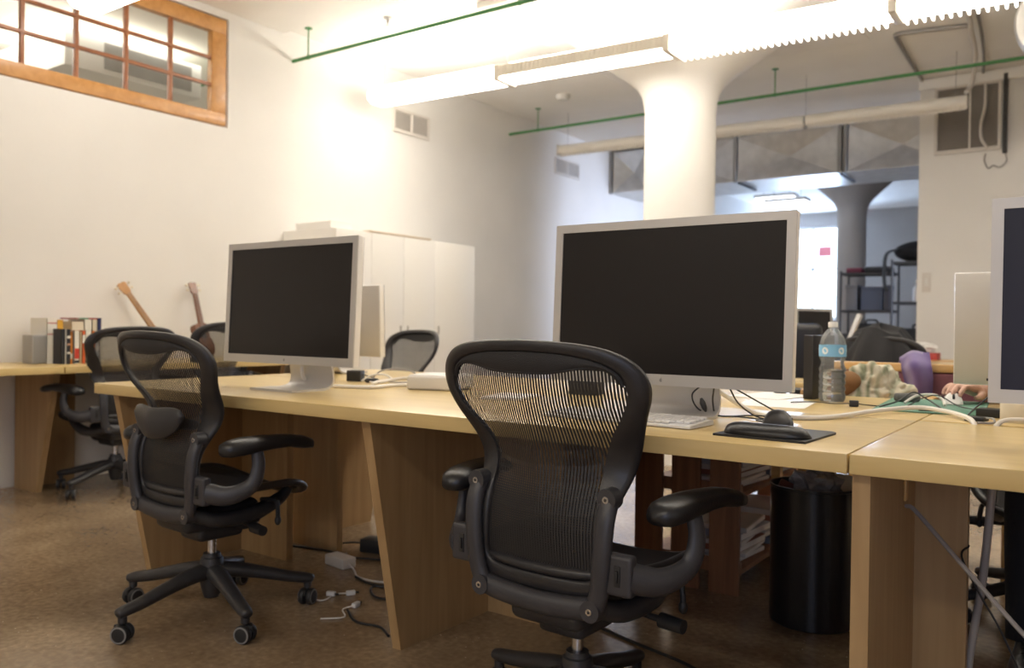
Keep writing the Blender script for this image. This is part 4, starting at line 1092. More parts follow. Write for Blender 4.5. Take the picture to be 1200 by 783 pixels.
book('binder', 'tall white binder with two red lines behind the grey speaker', -4.995, 2.405, .058, .20, .268, W_, ((.17, .175, red), (.235, .24, red)), 'binder')
book('book', 'tall mustard yellow book between the white binder and black spines', -5.03, 2.466, .050, .20, .258, (.62, .33, .03))
book('book', 'thick black book in front of the mustard yellow one', -4.90, 2.44, .020, .115, .205, blk)
book('book', 'thin white paperback between two black spines', -4.90, 2.461, .009, .115, .203, W_)
book('book', 'black paperback with pale dots right of the thin white one', -4.90, 2.471, .022, .115, .203, blk, ((.15, .165, W_), (.11, .12, (.5, .3, .2)), (.06, .07, W_)))
book('book', 'orange spined book just right of the dotted black paperback', -4.92, 2.496, .020, .10, .19, (.66, .24, .04), ((.03, .06, W_),))
book('book', 'cream paperback with a dark red lower band', -4.91, 2.520, .030, .14, .195, W_, ((.03, .09, red), (.005, .02, blk)))
book('book', 'narrow cream book between two banded paperbacks', -4.91, 2.552, .012, .14, .19, (.70, .55, .35))
book('book', 'orange-red paperback, left of the white one with a red band', -4.91, 2.567, .018, .14, .195, (.62, .12, .03), ((.12, .17, W_),))
book('book', 'white paperback with a wide red band and black foot', -4.91, 2.587, .034, .14, .195, W_, ((.035, .10, red), (.005, .02, blk)))
book('book', 'bright orange paperback in the middle of the right half of the row', -4.91, 2.623, .020, .14, .193, org)
book('book', 'light blue-grey paperback at the right end of the front books', -4.91, 2.646, .022, .14, .195, (.48, .52, .56), ((.08, .10, W_),))
book('book', 'pale grey slim book at the very right of the front books', -4.91, 2.670, .014, .14, .19, (.60, .58, .53))
book('book', 'large cream hardback standing behind the orange paperbacks', -5.07, 2.585, .075, .20, .248, (.66, .58, .44))
book('book', 'tall white hardback beside the large cream hardback', -5.07, 2.664, .045, .20, .262, (.76, .72, .63))
book('book', 'beige hardback between the tall white and the navy one', -5.07, 2.712, .030, .20, .262, (.62, .55, .42))
book('book', 'tall navy blue book at the right end of the row', -5.07, 2.746, .022, .20, .272, (.02, .025, .10), ((.10, .13, (.5, .2, .1)),))
t = thing('book', 'red and green book lying flat on top of the tall hardbacks', 'book', (-5.17, 2.68, BZ + .2625), r(0), 'books in the row on the left wall desk')
MB().box((0, 0, .004), (.19, .13, .0078)).build('cover', flat('red_green_cover', (.40, .06, .05)), t, smooth=False)
MB().box((.0955, -.02, .004), (.001, .06, .0076)).build('spine_band', flat('green_band', (.05, .25, .12)), t, smooth=False)

def ukulele(label, base, head, yaw, body_m, neck_m, face_m, round_body=False):
    """leaning on the wall: body stands on the desk at base, head at the wall"""
    base, head = Vector(base), Vector(head)
    ax = (head - base); Ltot = ax.length; ax.normalize()
    nrm = Vector((1, 0, 0)); nrm = (nrm - ax * nrm.dot(ax)).normalized(); sd = ax.cross(nrm)
    t = thing('ukulele', label, 'ukulele', base)
    P = lambda a, s, n: ax * a + sd * s + nrm * n
    if round_body: o = [(.09 + .088 * math.sin(2 * PI * k / 40), .088 * math.cos(2 * PI * k / 40)) for k in range(40)]
    else:
        hw = [(0.0, .0), (.006, .035), (.03, .062), (.07, .074), (.11, .066), (.15, .050), (.185, .052), (.215, .056), (.240, .042), (.252, .0)]
        h = [(p.x, p.y) for p in cr_spline([(a, b, 0) for a, b in hw], 40)]
        o = h + [(a, -b) for a, b in h[-2:0:-1]]
    bl = .252 if not round_body else .178
    bd = MB().prism(o, lambda a, s, d: P(a, s, d), -.028, .028); bd.build('body', body_m, t, angle=30)
    MB().prism([(.5 * bl + (a - .5 * bl) * .95, s * .95) for a, s in o], lambda a, s, d: P(a, s, d), .0275, .0315).build('face', face_m, t, angle=30)
    if not round_body:
        MB().prism([(.155 + .022 * math.sin(2 * PI * k / 24), .022 * math.cos(2 * PI * k / 24)) for k in range(24)], lambda a, s, d: P(a, s, d), .0312, .0325).build('sound_hole', M['rubber'], t)
    nk = MB()
    rr = []
    for a, wd in ((bl * .93, .020), (bl + .05, .019), (Ltot - .10, .016), (Ltot - .085, .017)):
        rr.append([P(a, wd * math.cos(q) , .020 + .014 * math.sin(q) * (1 if math.sin(q) > 0 else .9)) for q in [2 * PI * i / 14 for i in range(14)]])
    nk.rings(rr).build('neck', neck_m, t, angle=50)
    MB().prism([(bl * .75, -.0165), (bl * .75, .0165), (Ltot - .09, .014), (Ltot - .09, -.014)], lambda a, s, d: P(a, s, d), .032, .037).build('fretboard', M['uke_dark'] if not round_body else neck_m, t)
    hd = MB().prism([(Ltot - .09, -.016), (Ltot - .075, -.026), (Ltot - .01, -.030), (Ltot, -.012), (Ltot - .006, 0), (Ltot, .012), (Ltot - .01, .030), (Ltot - .075, .026), (Ltot - .09, .016)], lambda a, s, d: P(a, s, d - .1 * (a - Ltot + .09)), .016, .029)
    ho = hd.build('headstock', neck_m, t)
    for a in (Ltot - .06, Ltot - .025):
        for s in (-1, 1):
            MB().cyl(P(a, s * .026, .018), P(a, s * .046, .018), .0035, .0035, 8).sphere(P(a, s * .050, .018), (.008, .008, .008), 10, 8).build('tuning_peg', M['paper_cream'], ho)
    st = MB()
    for q in range(4):
        s = -.009 + .006 * q
        st.cyl(P(bl * .22, s, .036), P(Ltot - .085, s, .039), .0007, seg=5)
    st.build('strings', M['ring'], t)
    MB().box(P(bl * .22, 0, .034), (.012, .05, .008), bevel=.002).build('bridge', M['uke_dark'], t)
    return t
ukulele('tan-necked ukulele with pale round body leaning on the wall, nearer the books', (-5.06, 3.245, BZ + .012), (-5.262, 2.99, 1.245), 0, M['uke_pale'], M['uke_tan'], M['uke_pale'], True)
ukulele('dark brown ukulele leaning against the left wall, farther from the books', (-5.10, 3.53, BZ + .005), (-5.262, 3.515, 1.275), 0, M['uke_dark'], M['uke_dark'], M['uke_dark'])
crumple('grey_bag', 'pale grey soft bag on the wall desk beside the dark ukulele', (-4.95, 3.74, BZ + .118), .13, mat('pale_grey_cloth', (.42, .40, .37), .9, var=.3, vscale=14), 9, 'bag', flat_=(.7, 1.1, .92), jag=.12)

# ------------------------------------------------------------------ white cabinet
t = thing('white_cabinet', 'tall white storage cabinet against the left wall', 'cabinet', (-4.72, 4.36, 0))
D, Wc, Hc = .575, 1.71, 1.725
MB().box((-D / 2, Wc / 2, Hc / 2), (D, Wc, Hc), bevel=.003).build('carcass', M['cab'], t)
for i, (a, b) in enumerate(((.0, .38), (.38, .755), (.755, 1.15), (1.15, 1.71))):
    d_ = MB().box((.010, (a + b) / 2, Hc / 2), (.018, b - a - .004, Hc - .012), bevel=.002).build('door', M['cab'], t)
    hy = b - .035 if i in (1,) else a + .05
    MB().box((.025, hy, .955), (.012, .010, .07), bevel=.003).build('handle', flat('dull_handle', (.40, .37, .33), .4), d_)
tag(MB().box((0, 0, .008), (.30, .74, .014), bevel=.002).build('shelf_board', flat('tan_board', (.50, .40, .28)), loc=(-4.865, 5.10, Hc + .0005)), 'thin tan board lying on top of the white cabinet', 'board')
tag(MB().box((0, 0, .03), (.40, .22, .06), bevel=.004).build('flat_box', M['cab'], loc=(-5.0, 4.51, Hc + .0005)), 'flat pale box on the left end of the white cabinet', 'box')
# ------------------------------------------------------------------ beyond the back row
# upholstered wooden chair with cloths over it
t = thing('wooden_chair', 'wooden chair with maroon upholstered back beyond the back desk', 'chair', (-0.62, 3.80, 0))
for x in (-.34, .34):
    MB().box((x, 0, .416), (.045, .045, .832), bevel=.006).build('rear_leg', M['tan_wood'], t)
    MB().box((x, .46, .22), (.045, .045, .44), bevel=.006).build('front_leg', M['tan_wood'], t)
MB().box((0, 0, .848), (.74, .05, .034), bevel=.008).build('top_rail', M['tan_wood'], t)
MB().box((0, 0, .635), (.64, .045, .39), bevel=.015, seg=3).build('backrest', M['maroon'], t)
MB().box((0, .23, .445), (.66, .50, .07), bevel=.02, seg=3).build('seat', M['maroon'], t)

def cloth(name, label, mats, cx, cy, top, wx, drop_f, drop_b, seed, cat, amp=.03, th=.05):
    """cloth hung over a rail running along X: front drop faces the camera"""
    rnd = random.Random(seed); ph = [rnd.uniform(0, 6) for _ in range(8)]
    def f(u, v):
        x = (u - .5) * wx
        wob = amp * (math.sin(x * 38 + ph[0]) + .7 * math.sin(x * 71 + ph[1] + 5 * v) + .6 * math.sin(v * 14 + ph[2] + x * 20)) * .5
        L = drop_f + drop_b; s = v * L - drop_f
        if s < 0:
            z = s; y = -th - wob * (1.0) - .02 * math.sin(-s * 9)
            k = min(1, -s / .05)
            y *= k; z += (1 - k) * .0
        else:
            z = -s; y = th + wob; y *= min(1, s / .05)
        return Vector((cx + x + .02 * math.sin(v * 9 + ph[3]), cy + y, top + z + .012 + wob * .25 + .015 * math.sin(x * 17 + ph[4])))
    g = MB().grid(f, 44, 40)
    o = g.build(name, mats, smooth=True, angle=90)
    md = o.modifiers.new('thickness', 'SOLIDIFY'); md.thickness = .006; md.offset = 1
    return tag(o, label, cat)
def check_cloth():
    m = bpy.data.materials.new('checked_scarf_cloth'); m.use_nodes = True
    nt = m.node_tree; b = nt.nodes['Principled BSDF']; b.inputs['Roughness'].default_value = .9
    tc = nt.nodes.new('ShaderNodeTexCoord')
    n = nt.nodes.new('ShaderNodeTexNoise'); n.inputs['Scale'].default_value = 11; n.inputs['Detail'].default_value = 4
    v = nt.nodes.new('ShaderNodeTexWave'); v.inputs['Scale'].default_value = 7; v.inputs['Distortion'].default_value = 9; v.inputs['Detail'].default_value = 2
    nt.links.new(tc.outputs['Object'], n.inputs['Vector']); nt.links.new(tc.outputs['Object'], v.inputs['Vector'])
    mx = nt.nodes.new('ShaderNodeMix'); mx.data_type = 'FLOAT'; mx.inputs[0].default_value = .3
    nt.links.new(n.outputs['Fac'], mx.inputs[2]); nt.links.new(v.outputs['Fac'], mx.inputs[3])
    r_ = nt.nodes.new('ShaderNodeValToRGB'); e = r_.color_ramp.elements
    e[0].position = .30; e[0].color = (.24, .26, .17, 1); e[1].position = .58; e[1].color = (.62, .58, .46, 1)
    q = e.new(.42); q.color = (.42, .42, .31, 1)
    nt.links.new(mx.outputs[0], r_.inputs['Fac']); nt.links.new(r_.outputs['Color'], b.inputs['Base Color'])
    return m
t = thing('side_table', 'small wooden side table under the patterned scarf behind the back desk', 'table', (-0.79, 3.50, 0))
MB().box((0, 0, .73), (.56, .42, .03), bevel=.004).build('tabletop', M['tan_wood'], t)
for x in (-.25, .25):
    for y in (-.18, .18): MB().box((x, y, .357), (.035, .035, .714)).build('leg', M['tan_wood'], t)
from mathutils import noise
def heap(name, label, cat, m, loc, rx, ry, rz_, seed, amp, freq):
    g = MB()
    def f(u, v):
        a = 2 * PI * u; e = v * PI / 2
        d = Vector((math.cos(a) * math.cos(e), math.sin(a) * math.cos(e), math.sin(e)))
        q = d * freq + Vector((seed, seed * .7, 0))
        k = 1 + amp * (noise.noise(q) + .6 * abs(noise.noise(q * 2.1)) + .35 * abs(noise.noise(q * 4.7)) - .35)
        return Vector((d.x * rx * k, d.y * ry * k, d.z * rz_ * k))
    g.grid(f, 96, 40)
    bmesh.ops.remove_doubles(g.bm, verts=list(g.bm.verts), dist=1e-5)
    return tag(g.build(name, m, loc=loc, angle=120), label, cat)
heap('scarf', 'cream and grey-green patterned scarf heaped beyond the green mat', 'scarf', check_cloth(), (-.705, 3.45, .7455), .125, .12, .125, 3.1, .42, 1.5)
cloth('purple_cloth', 'purple cloth hanging over the wooden chair back beside the scarf', M['purple'], -.622, 3.80, .885, .11, .33, .22, 8, 'cloth', .05, .05)
tag(MB().sphere((0, 0, .05), (.07, .05, .05), 20, 12).sphere((.03, 0, .06), (.05, .045, .04), 18, 10).build('brown_cap', flat('tan_brown_felt', (.27, .14, .06), .9), loc=(-0.815, 3.345, .7455)),
    'rounded brown cap in front of the patterned scarf', 'cap')

# far desk with things
t = thing('desk', 'wooden desk far behind the water bottle, under the dark window things', 'desk', (-2.75, 6.7, 0))
MB().box((.95, .38, .737), (1.9, .76, .04), bevel=.003).build('tabletop', M['maple'], t)
for x in (.12, 1.78): MB().box((x, .40, .358), (.035, .62, .717)).build('leg_panel', M['maple_leg'], t)
monitor('monitor', 'blue-grey flat monitor turned sideways on the far desk behind the water bottle', (-1.93, 7.05, .757), r(60), .40, .33, 2, .09, logo=False)
t = thing('tilted_screen', 'white screen tilted edge-on behind the water bottle', 'monitor', (-1.66, 6.95, .757), r(-80))
MB().box((0, .06, .22), (.34, .03, .32), rot=(r(-20), 0, 0), bevel=.006).build('panel', M['white_plastic'], t)
MB().tube([(0, .05, .2), (0, .12, .08), (0, .12, .01)], .018, 10, 12).build('neck', M['alu'], t)
MB().box((0, .10, .006), (.2, .16, .012), bevel=.004).build('foot', M['alu'], t)
t = thing('armchair', 'black high-backed chair far behind the centre monitor, against the bright window', 'chair', (-1.72, 5.55, 0), r(20))
MB().box((0, 0, .76), (.50, .13, .56), bevel=.05, seg=4).build('backrest', M['pad'], t)
MB().box((0, .28, .45), (.52, .52, .13), bevel=.05, seg=4).build('seat', M['pad'], t)
for x in (-.29, .29):
    MB().box((x, .25, .62), (.07, .40, .06), bevel=.025, seg=3).build('armrest', M['pad'], t)
    MB().cyl((x, .25, .40), (x, .25, .60), .02).build('arm_post', M['rubber'], t)
MB().cyl((0, .26, .08), (0, .26, .39), .03).build('pedestal', M['rubber'], t)
b_ = MB()
for k in range(5): b_.tube([(0, .26, .09), (.30 * math.cos(k * 1.2566), .26 + .30 * math.sin(k * 1.2566), .045)], [.03, .018], 10).sphere((.30 * math.cos(k * 1.2566), .26 + .30 * math.sin(k * 1.2566), .028), .028, 12, 8)
b_.build('star_base', M['rubber'], t)
t = thing('small_table', 'small round wooden topped stand right behind the centre monitor edge', 'table', (-1.33, 4.55, 0))
MB().lathe([(0, .69), (.20, .69), (.205, .70), (.205, .72), (.20, .728), (0, .728)], seg=40).build('table_top', M['maple'], t)
MB().cyl((0, 0, .03), (0, 0, .69), .02).lathe([(0, 0), (.15, 0), (.15, .012), (.03, .03), (0, .03)], seg=30).build('pedestal', M['black_plastic'], t)
# dark coat over a chair
chair_copy('black mesh office chair far right, under the dark coat', (-0.95, 5.32, 0), r(-25), 1.0, r(30))
g = MB()
rnd = random.Random(12)
def coat(u, v):
    a = 2 * PI * u; zz = .42 + v * .58
    taper = (1 - .55 * max(0, (v - .55) / .45) ** 1.5)
    wob = 1 + .10 * math.sin(5 * a + 4 * v) + .06 * math.sin(11 * a - 7 * v)
    return Vector((.31 * math.cos(a) * taper * wob, .15 * math.sin(a) * taper * wob - .16, zz + .02 * math.sin(3 * a)))
g.grid(coat, 48, 24)
g.rings([[coat(k / 48, 1.0) * Vector((1, 1, 1)) if False else Vector((coat(k / 48, 1).x * f, (coat(k / 48, 1).y + .16) * f - .16, coat(k / 48, 1).z + .03 * (1 - f))) for k in range(48)] for f in (1, .7, .35, .03)], False)
tag(g.build('coat', M['dark_cloth'], loc=(-0.97, 5.29, 0), rot=(0, 0, r(-25)), angle=90), 'dark coat hung over a chair back far right, before the shelves', 'coat')
t = thing('side_cabinet', 'low cabinet far right with red and white things on it', 'cabinet', (-1.25, 7.6, 0))
MB().box((0, .2, .38), (.60, .40, .76), bevel=.004).build('carcass', M['tan_wood'], t)
MB().box((-.15, -.008, .38), (.28, .016, .70), bevel=.003).build('door', M['tan_wood'], t)
MB().box((.15, -.008, .38), (.28, .016, .70), bevel=.003).build('door', M['tan_wood'], t)
tag(MB().box((0, 0, .03), (.26, .2, .058), bevel=.004).build('red_box', flat('red_card', (.42, .05, .04)), loc=(-1.22, 7.72, .761)), 'flat red box on the low cabinet far right', 'box')
crumple('white_cloth', 'crumpled white cloth on the flat red box far right', (-1.23, 7.72, .862), .075, M['paper'], 21, 'cloth', flat_=(1.7, 1, .6), jag=.2)

# wire shelving
def shelving(label, x0, y0, w_, d_, hgt, levels):
    t = thing('shelving_unit', label, 'shelf', (x0, y0, 0))
    for x in (0.015, w_ - .015):
        for y in (.015, d_ - .015):
            MB().cyl((x, y, 0), (x, y, hgt + .03), .014, seg=10).build('post', M['shelf_metal'], t)
    for zz in levels:
        s = MB()
        for y in (.015, d_ - .015): s.box((w_ / 2, y, zz), (w_ - .03, .012, .03))
        for x in (.015, w_ - .015): s.box((x, d_ / 2, zz), (.012, d_ - .03, .03))
        s.box((w_ / 2, d_ / 2, zz + .010), (w_ - .03, d_ - .03, .006))
        s.build('wire_shelf', M['shelf_metal'], t)
    return t
shelving('dark metal shelving unit far back with a suitcase on it', -2.82, 11.5, .66, .45, 1.75, (.18, .72, 1.25, 1.74))
shelving('dark metal shelving unit nearer the partition wall with a bag on top', -2.10, 11.0, .68, .45, 1.84, (.18, .72, 1.34, 1.83))
def boxy(name, label, loc, dims, col, cat='box', bev=.01, extra=None):
    t = thing(name, label, cat, loc)
    MB().box((0, 0, dims[2] / 2), dims, bevel=bev, seg=3).build('body', flat(name + str(len(bpy.data.materials)), col, .6), t)
    if extra == 'lid': MB().box((0, 0, dims[2] - .02), (dims[0] + .01, dims[1] + .01, .05), bevel=.006).build('lid', flat('lid' + str(len(bpy.data.materials)), [c * .8 for c in col], .6), t)
    if extra == 'handle': MB().tube([(-.07, 0, dims[2] - .005), (-.06, 0, dims[2] + .04), (.06, 0, dims[2] + .04), (.07, 0, dims[2] - .005)], .012, 8, 20).build('handle', M['rubber'], t)
    return t
boxy('storage_box', 'blue-grey box in the middle of the suitcase shelving unit', (-2.43, 11.7, 1.264), (.26, .3, .30), (.10, .12, .18), extra='lid')
boxy('file_box', 'dim grey file box left of the blue-grey box on the far shelving', (-2.68, 11.7, 1.264), (.14, .3, .33), (.22, .22, .24), extra='lid')
boxy('file_box', 'slim dark file box right of the blue-grey box on the far shelving', (-2.25, 11.7, 1.264), (.07, .28, .32), (.07, .07, .09), extra='lid')
boxy('suitcase', 'black suitcase low on the left far shelving unit', (-2.45, 11.68, .734), (.38, .32, .36), (.012, .012, .014), 'suitcase', .05, 'handle')
boxy('dark_crate', 'dark crate beside the black suitcase on the far shelving', (-2.72, 11.68, .734), (.12, .3, .22), (.05, .05, .055), extra='lid')
boxy('grey_bin', 'grey bin on the bottom shelf of the left far shelving unit', (-2.50, 11.70, .194), (.45, .32, .34), (.25, .24, .24), extra='lid')
boxy('document_box', 'beige document box on the right far shelving unit', (-1.62, 11.2, 1.354), (.20, .3, .36), (.50, .45, .38), extra='lid')
t = thing('spray_bottle', 'white bottle beside the beige box on the right far shelving unit', 'bottle', (-1.82, 11.15, 1.354))
MB().lathe([(0, 0), (.05, 0), (.052, .01), (.052, .16), (.03, .20), (.018, .21), (.018, .24), (0, .24)], seg=24).build('bottle_body', M['white_plastic'], t)
MB().lathe([(0, .235), (.022, .235), (.022, .27), (0, .275)], seg=20).build('cap', M['white_plastic'], t)
boxy('black_case', 'black case on the middle shelf of the right far shelving unit', (-1.80, 11.2, .734), (.5, .32, .30), (.014, .014, .016), 'case', .03, 'handle')
boxy('dark_red_bundle', 'dark red bundle on top of the left far shelving unit', (-2.66, 11.7, 1.754), (.20, .25, .07), (.20, .03, .06), 'bundle', .03)
boxy('dark_bundle', 'dark bundle on top of the left far shelving unit, right of the red one', (-2.37, 11.7, 1.754), (.33, .25, .08), (.02, .02, .025), 'bundle', .035)
t = thing('duffel_bag', 'black bag on top of the right far shelving unit with a hanging strap', 'bag', (-1.80, 11.2, 1.844))
MB().sphere((0, 0, .13), (.30, .2, .13), 28, 16).sphere((.16, 0, .17), (.16, .16, .13), 24, 14).build('bag_body', M['dark_cloth'], t)
MB().tube([(-.02, 0, .22), (.05, -.03, .33), (.22, -.03, .35), (.27, 0, .24)], .014, 8, 24).build('carry_handle', M['rubber'], t)
MB().tube([(-.22, -.10, .16), (-.34, -.22, .10), (-.36, -.26, -.10), (-.35, -.26, -.30), (-.32, -.25, -.36)], .03, 8, 24, squash=(1, .5)).build('strap', M['rubber'], t)

# ------------------------------------------------------------------ seated person
def evaluated(o):
    dg = bpy.context.evaluated_depsgraph_get(); dg.update()
    me = bpy.data.meshes.new_from_object(o.evaluated_get(dg)); old = o.data
    o.modifiers.clear(); o.data = me; bpy.data.meshes.remove(old)
    for p in me.polygons: p.use_smooth = True
    return o
PX = 0.02
bd = MB()
# trunk, neck, head
bd.tube([(PX, 3.42, .50), (PX, 3.43, .58), (PX, 3.46, .72), (PX, 3.46, .86), (PX, 3.44, .99), (PX, 3.43, 1.07), (PX, 3.425, 1.11)], [.13, .165, .150, .150, .170, .150, .07], 24, 40, squash=(1.05, .70), up=(0, 1, 0))
bd.tube([(PX, 3.43, 1.08), (PX, 3.415, 1.15), (PX, 3.405, 1.21)], [.062, .055, .055], 16, 12)
bd.sphere((PX, 3.375, 1.29), (.076, .096, .108), 28, 20).sphere((PX, 3.335, 1.235), (.055, .062, .055), 20, 14)
bd.sphere((PX, 3.278, 1.275), (.013, .018, .016), 12, 8).tube([(PX, 3.288, 1.315), (PX, 3.272, 1.278)], [.008, .014], 10)
bd.sphere((PX, 3.281, 1.237), (.022, .010, .007), 14, 8).sphere((PX, 3.282, 1.228), (.019, .010, .007), 14, 8)
for s in (-1, 1):
    bd.sphere((PX + s * .078, 3.385, 1.285), (.010, .020, .032), 12, 10)
    bd.tube([(PX + s * .045, 3.292, 1.325), (PX + s * .015, 3.286, 1.322)], [.009, .007], 8)
# arms
def limb(pts, rs, seg=16, n=24): bd.tube(pts, rs, seg, n)
Rw = Vector((-.335, 3.235, .792))
limb([(PX - .13, 3.43, 1.055), (PX - .185, 3.44, 1.04), (PX - .20, 3.46, .95), (PX - .19, 3.48, .845), (PX - .185, 3.465, .815)], [.07, .062, .052, .046, .045])
limb([(PX - .185, 3.475, .825), (-.24, 3.37, .812), (-.30, 3.28, .797), tuple(Rw)], [.045, .045, .034, .027])
limb([(PX + .13, 3.43, 1.055), (PX + .185, 3.44, 1.04), (PX + .22, 3.46, .95), (PX + .24, 3.48, .845), (PX + .24, 3.465, .82)], [.07, .062, .052, .046, .045])
Lw = Vector((PX + .13, 3.24, .795))
limb([(PX + .24, 3.475, .825), (PX + .22, 3.37, .81), (PX + .16, 3.28, .80), tuple(Lw)], [.045, .043, .033, .027])
nails = MB()
def hand(wr, fwd, side, curl, tipz, ths):
    """palm + five fingers; fwd pointing to the fingertips, side towards the thumb"""
    fwd, side = Vector(fwd).normalized(), Vector(side).normalized(); up = Vector((0, 0, 1))
    K = wr + fwd * .088 + up * .020
    for q in (-1, -.33, .33, 1):
        bd.tube([wr - fwd * .01, wr + fwd * .045 + side * q * .022 + up * .016, K + side * q * .026], [.021, .0175, .0125], 12, 10)
    lens = [(.30, .032, .92), (.0, .0, 1), ]
    for i, (q, L) in enumerate(((1.0, .070), (.33, .078), (-.33, .073), (-1.0, .058))):
        b = K + side * q * .027
        spread = side * q * .003
        p1 = b + fwd * L * .42 + spread + up * (.006 - .004 * abs(q))
        p2 = b + fwd * L * .78 + spread * 1.8 - up * (.010 + curl * .3)
        p3 = b + fwd * L * 1.0 + spread * 2.0 - up * (.026 + curl)
        bd.tube([b - fwd * .012 - up * .002, b, p1, p2, p3], [.010, .0098, .0088, .0080, .0062], 12, 20)
        nails.sphere(p3 + up * .0055 - fwd * .003, (.0045, .006, .0018), 10, 6)
    tb = wr + fwd * .022 + side * .020 + up * .004
    t1 = tb + fwd * .028 + side * .024 - up * .006; t2 = t1 + fwd * .030 + side * .008 - up * .006; t3 = t2 + fwd * .022 - up * .003
    bd.tube([tb, t1, t2, t3], [.016, .0125, .0102, .0072], 12, 18)
    nails.sphere(t3 + up * .006 - fwd * .002, (.005, .006, .0018), 10, 6)
hand(Rw, (-.42, -.90, .03), (.90, -.42, -.05), .004, .78, 1)
hand(Lw, (-.45, -.88, -.05), (-.88, .45, -.1), .003, .77, -1)
# legs
legs = [[(PX - .08, 3.40, .545), (-.10, 3.22, .552), (-.15, 3.00, .535), (-.158, 2.965, .49), (-.162, 2.985, .36), (-.160, 2.95, .20), (-.158, 2.925, .09)],
        [(PX + .08, 3.40, .545), (PX + .13, 3.22, .552), (PX + .17, 3.00, .535), (PX + .17, 2.965, .49), (PX + .17, 2.995, .36), (PX + .17, 2.99, .20), (PX + .17, 2.98, .09)]]
for L_ in legs:
    bd.tube(L_, [.088, .080, .062, .058, .054, .040, .036], 16, 40)
    a = Vector(L_[-1]); bd.tube([a + Vector((0, .03, -.03)), a + Vector((0, -.05, -.045)), a + Vector((0, -.14, -.06))], [.034, .034, .022], 12, 12)
body = bd.build('person', M['skin'])
md = body.modifiers.new('fuse', 'REMESH'); md.mode = 'VOXEL'; md.voxel_size = .0042
m2 = body.modifiers.new('soft', 'SMOOTH'); m2.factor = .5; m2.iterations = 4
evaluated(body)
tag(body, 'seated person in dark clothes behind the right monitor, hand on a white mouse', 'person')
nails.build('fingernails', M['nail'], body)
cl = MB()
for L_ in legs:
    cl.tube(L_[:-1] + [(L_[-1][0], L_[-1][1], .075)], [.100, .092, .076, .073, .070, .064, .062], 18, 40)
cl.tube([(PX, 3.42, .455), (PX, 3.425, .56), (PX, 3.45, .68)], [.12, .178, .165], 24, 12, squash=(1.05, .78), up=(0, 1, 0))
tr = cl.build('trousers', M['trouser'], body)
md = tr.modifiers.new('fuse', 'REMESH'); md.mode = 'VOXEL'; md.voxel_size = .007
m2 = tr.modifiers.new('soft', 'SMOOTH'); m2.factor = .5; m2.iterations = 5
evaluated(tr)
cl = MB()
cl.tube([(PX, 3.425, .60), (PX, 3.455, .72), (PX, 3.46, .86), (PX, 3.44, .99), (PX, 3.43, 1.07), (PX, 3.425, 1.10)], [.180, .172, .170, .184, .162, .085], 24, 40, squash=(1.06, .76), up=(0, 1, 0))
for s, ex in ((-1, .19), (1, .24)):
    cl.tube([(PX + s * .12, 3.43, 1.055), (PX + s * .188, 3.44, 1.04), (PX + s * (ex + .01), 3.46, .95), (PX + s * ex, 3.48, .86)], [.078, .075, .066, .060], 16, 24)
sh = cl.build('sweater', M['shirt'], body)
md = sh.modifiers.new('fuse', 'REMESH'); md.mode = 'VOXEL'; md.voxel_size = .008
m2 = sh.modifiers.new('soft', 'SMOOTH'); m2.factor = .5; m2.iterations = 4
evaluated(sh)
hr = MB().sphere((PX, 3.392, 1.315), (.084, .100, .098), 28, 18)
for v in list(hr.bm.verts):
    if v.co.y < 3.325 and v.co.z < 1.345: v.co.y = 3.335
    if v.co.z < 1.255: v.co.z = 1.255
hr.build('hair', M['hair'], body, angle=80)
ey = MB()
for s in (-1, 1): ey.sphere((PX + s * .030, 3.291, 1.300), .0115, 14, 10)
ey.m(0)
for s in (-1, 1): ey.sphere((PX + s * .030, 3.2815, 1.300), (.005, .003, .005), 12, 8)
ey.m(1).build('eyes', [M['eye_white'], M['hair']], body)
for i, L_ in enumerate(legs):
    ax, ay = L_[-1][0], L_[-1][1]
    rr = []
    for y, wd, ht in ((.075, .004, .02), (.07, .028, .055), (.045, .036, .095), (.0, .037, .105), (-.045, .040, .085), (-.09, .046, .062), (-.14, .048, .050), (-.18, .040, .042), (-.205, .022, .034), (-.212, .004, .02)):
        ring = []
        for k in range(20):
            a = 2 * PI * k / 20; c, s = math.cos(a), math.sin(a)
            ring.append(Vector((ax + wd * math.copysign(abs(c) ** .7, c), ay + y, .012 + (ht * s ** .8 if s > 0 else -.004))))
        rr.append(ring)
    so = MB().rings(rr).build('shoe', M['shoe'], body, angle=70)
    rr = [[Vector((p.x + (p.x - ax) * .06, p.y, 0.0 if q == 0 else .014)) for p in []] for q in (0, 1)]
    o_ = [(ax + wd * sgn, ay + y) for sgn, seq in ((1, 1), (-1, -1)) for y, wd in ((.072, .024), (.045, .039), (.0, .038), (-.045, .041), (-.09, .049), (-.14, .051), (-.18, .042), (-.206, .022))[::seq]]
    MB().prism(o_, lambda u, v, d: Vector((u, v, d)), .0, .014).build('sole', M['rubber'], so)
    lc = MB()
    for q in range(4): lc.tube([(ax - .022, ay - .035 - .02 * q, .090 - .009 * q), (ax, ay - .040 - .02 * q, .101 - .009 * q), (ax + .022, ay - .035 - .02 * q, .090 - .009 * q)], .003, 6, 8)
    for s in (-1, 1): lc.tube([(ax, ay - .034, .104), (ax + s * .02, ay - .03, .118), (ax + s * .04, ay - .04, .10), (ax + s * .015, ay - .038, .10)], .0028, 6, 14)
    lc.build('laces', M['cable_black'], so)

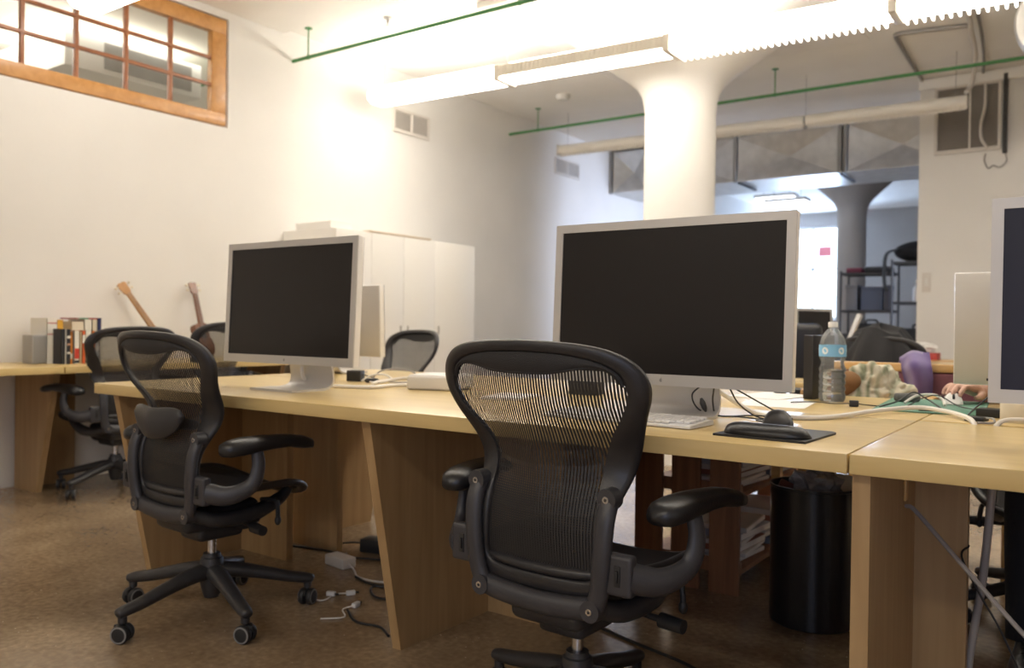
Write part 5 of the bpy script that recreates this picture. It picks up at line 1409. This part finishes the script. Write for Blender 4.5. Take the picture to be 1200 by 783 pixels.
# ------------------------------------------------------------------ light
wd = bpy.data.worlds.new('daylight'); bpy.context.scene.world = wd; wd.use_nodes = True
bg = wd.node_tree.nodes['Background']; bg.inputs['Color'].default_value = (0.72, 0.84, 1.0, 1); bg.inputs['Strength'].default_value = 3.0
def area(name, loc, rot, sx, sy, power, col):
    l = bpy.data.lights.new(name, 'AREA'); l.shape = 'RECTANGLE'; l.size = sx; l.size_y = sy; l.energy = power; l.color = col
    o = bpy.data.objects.new(name, l); C.objects.link(o); o.location = loc; o.rotation_euler = rot; return o
# daylight through the far window
area('far_window_daylight', (-4.69, 17.45, 2.15), (r(-90), 0, 0), 1.6, 2.4, 430, (.50, .66, 1.0))
area('left_wall_cool_fill', (3.9, 9.9, 1.6), (0, r(90), 0), 1.6, 1.6, 40, (.66, .76, 1.0)).data.spread = r(36)  # added cool light aimed at the left wall; no window built there
area('cool_fill_behind', (1.6, -3.9, 1.7), (r(90), 0, 0), 2.2, 1.5, 32, (.55, .68, 1.0))  # added bluish fill for screen and chair backs; no window built here
area('next_room_fill', (-7.0, 4.2, 3.2), (0, 0, 0), 1.6, 3.0, 48, (1.0, .95, .86))  # added fill that brightens the next room besides its hanging lamp
# added warm fill light behind the camera, no fixture there
area('warm_fill_behind', (-1.5, -1.6, 3.1), (0, 0, 0), 4.0, 0.25, 60, (1.0, .90, .76))

# ------------------------------------------------------------------ camera
cam = bpy.data.cameras.new('camera'); co = bpy.data.objects.new('camera', cam); C.objects.link(co)
fpx = 977.62
cam.sensor_width = 36; cam.sensor_fit = 'HORIZONTAL'; cam.lens = fpx * 36 / 1200
yaw, pit, rol = r(35.153), r(-0.558), r(0.7423)
F = Vector((-math.sin(yaw) * math.cos(pit), math.cos(yaw) * math.cos(pit), math.sin(pit)))
Rt = Vector((math.cos(yaw), math.sin(yaw), 0)); U = Rt.cross(F)
R2 = math.cos(rol) * Rt + math.sin(rol) * U; U2 = -math.sin(rol) * Rt + math.cos(rol) * U
co.matrix_world = Matrix(((R2.x, U2.x, -F.x, 0), (R2.y, U2.y, -F.y, 0), (R2.z, U2.z, -F.z, 1.0), (0, 0, 0, 1)))
cam.dof.use_dof = True; cam.dof.focus_distance = 1.95; cam.dof.aperture_fstop = 3.5
cam.clip_start = 0.05
sc = bpy.context.scene
sc.camera = co
sc.view_settings.view_transform = 'Standard'; sc.view_settings.look = 'None'
sc.view_settings.exposure = 0.40; sc.view_settings.gamma = 1.0
sc.cycles.use_denoising = True
sc.cycles.max_bounces = 8; sc.cycles.diffuse_bounces = 5; sc.cycles.glossy_bounces = 4; sc.cycles.transparent_max_bounces = 16
sc.cycles.sample_clamp_indirect = 6.0
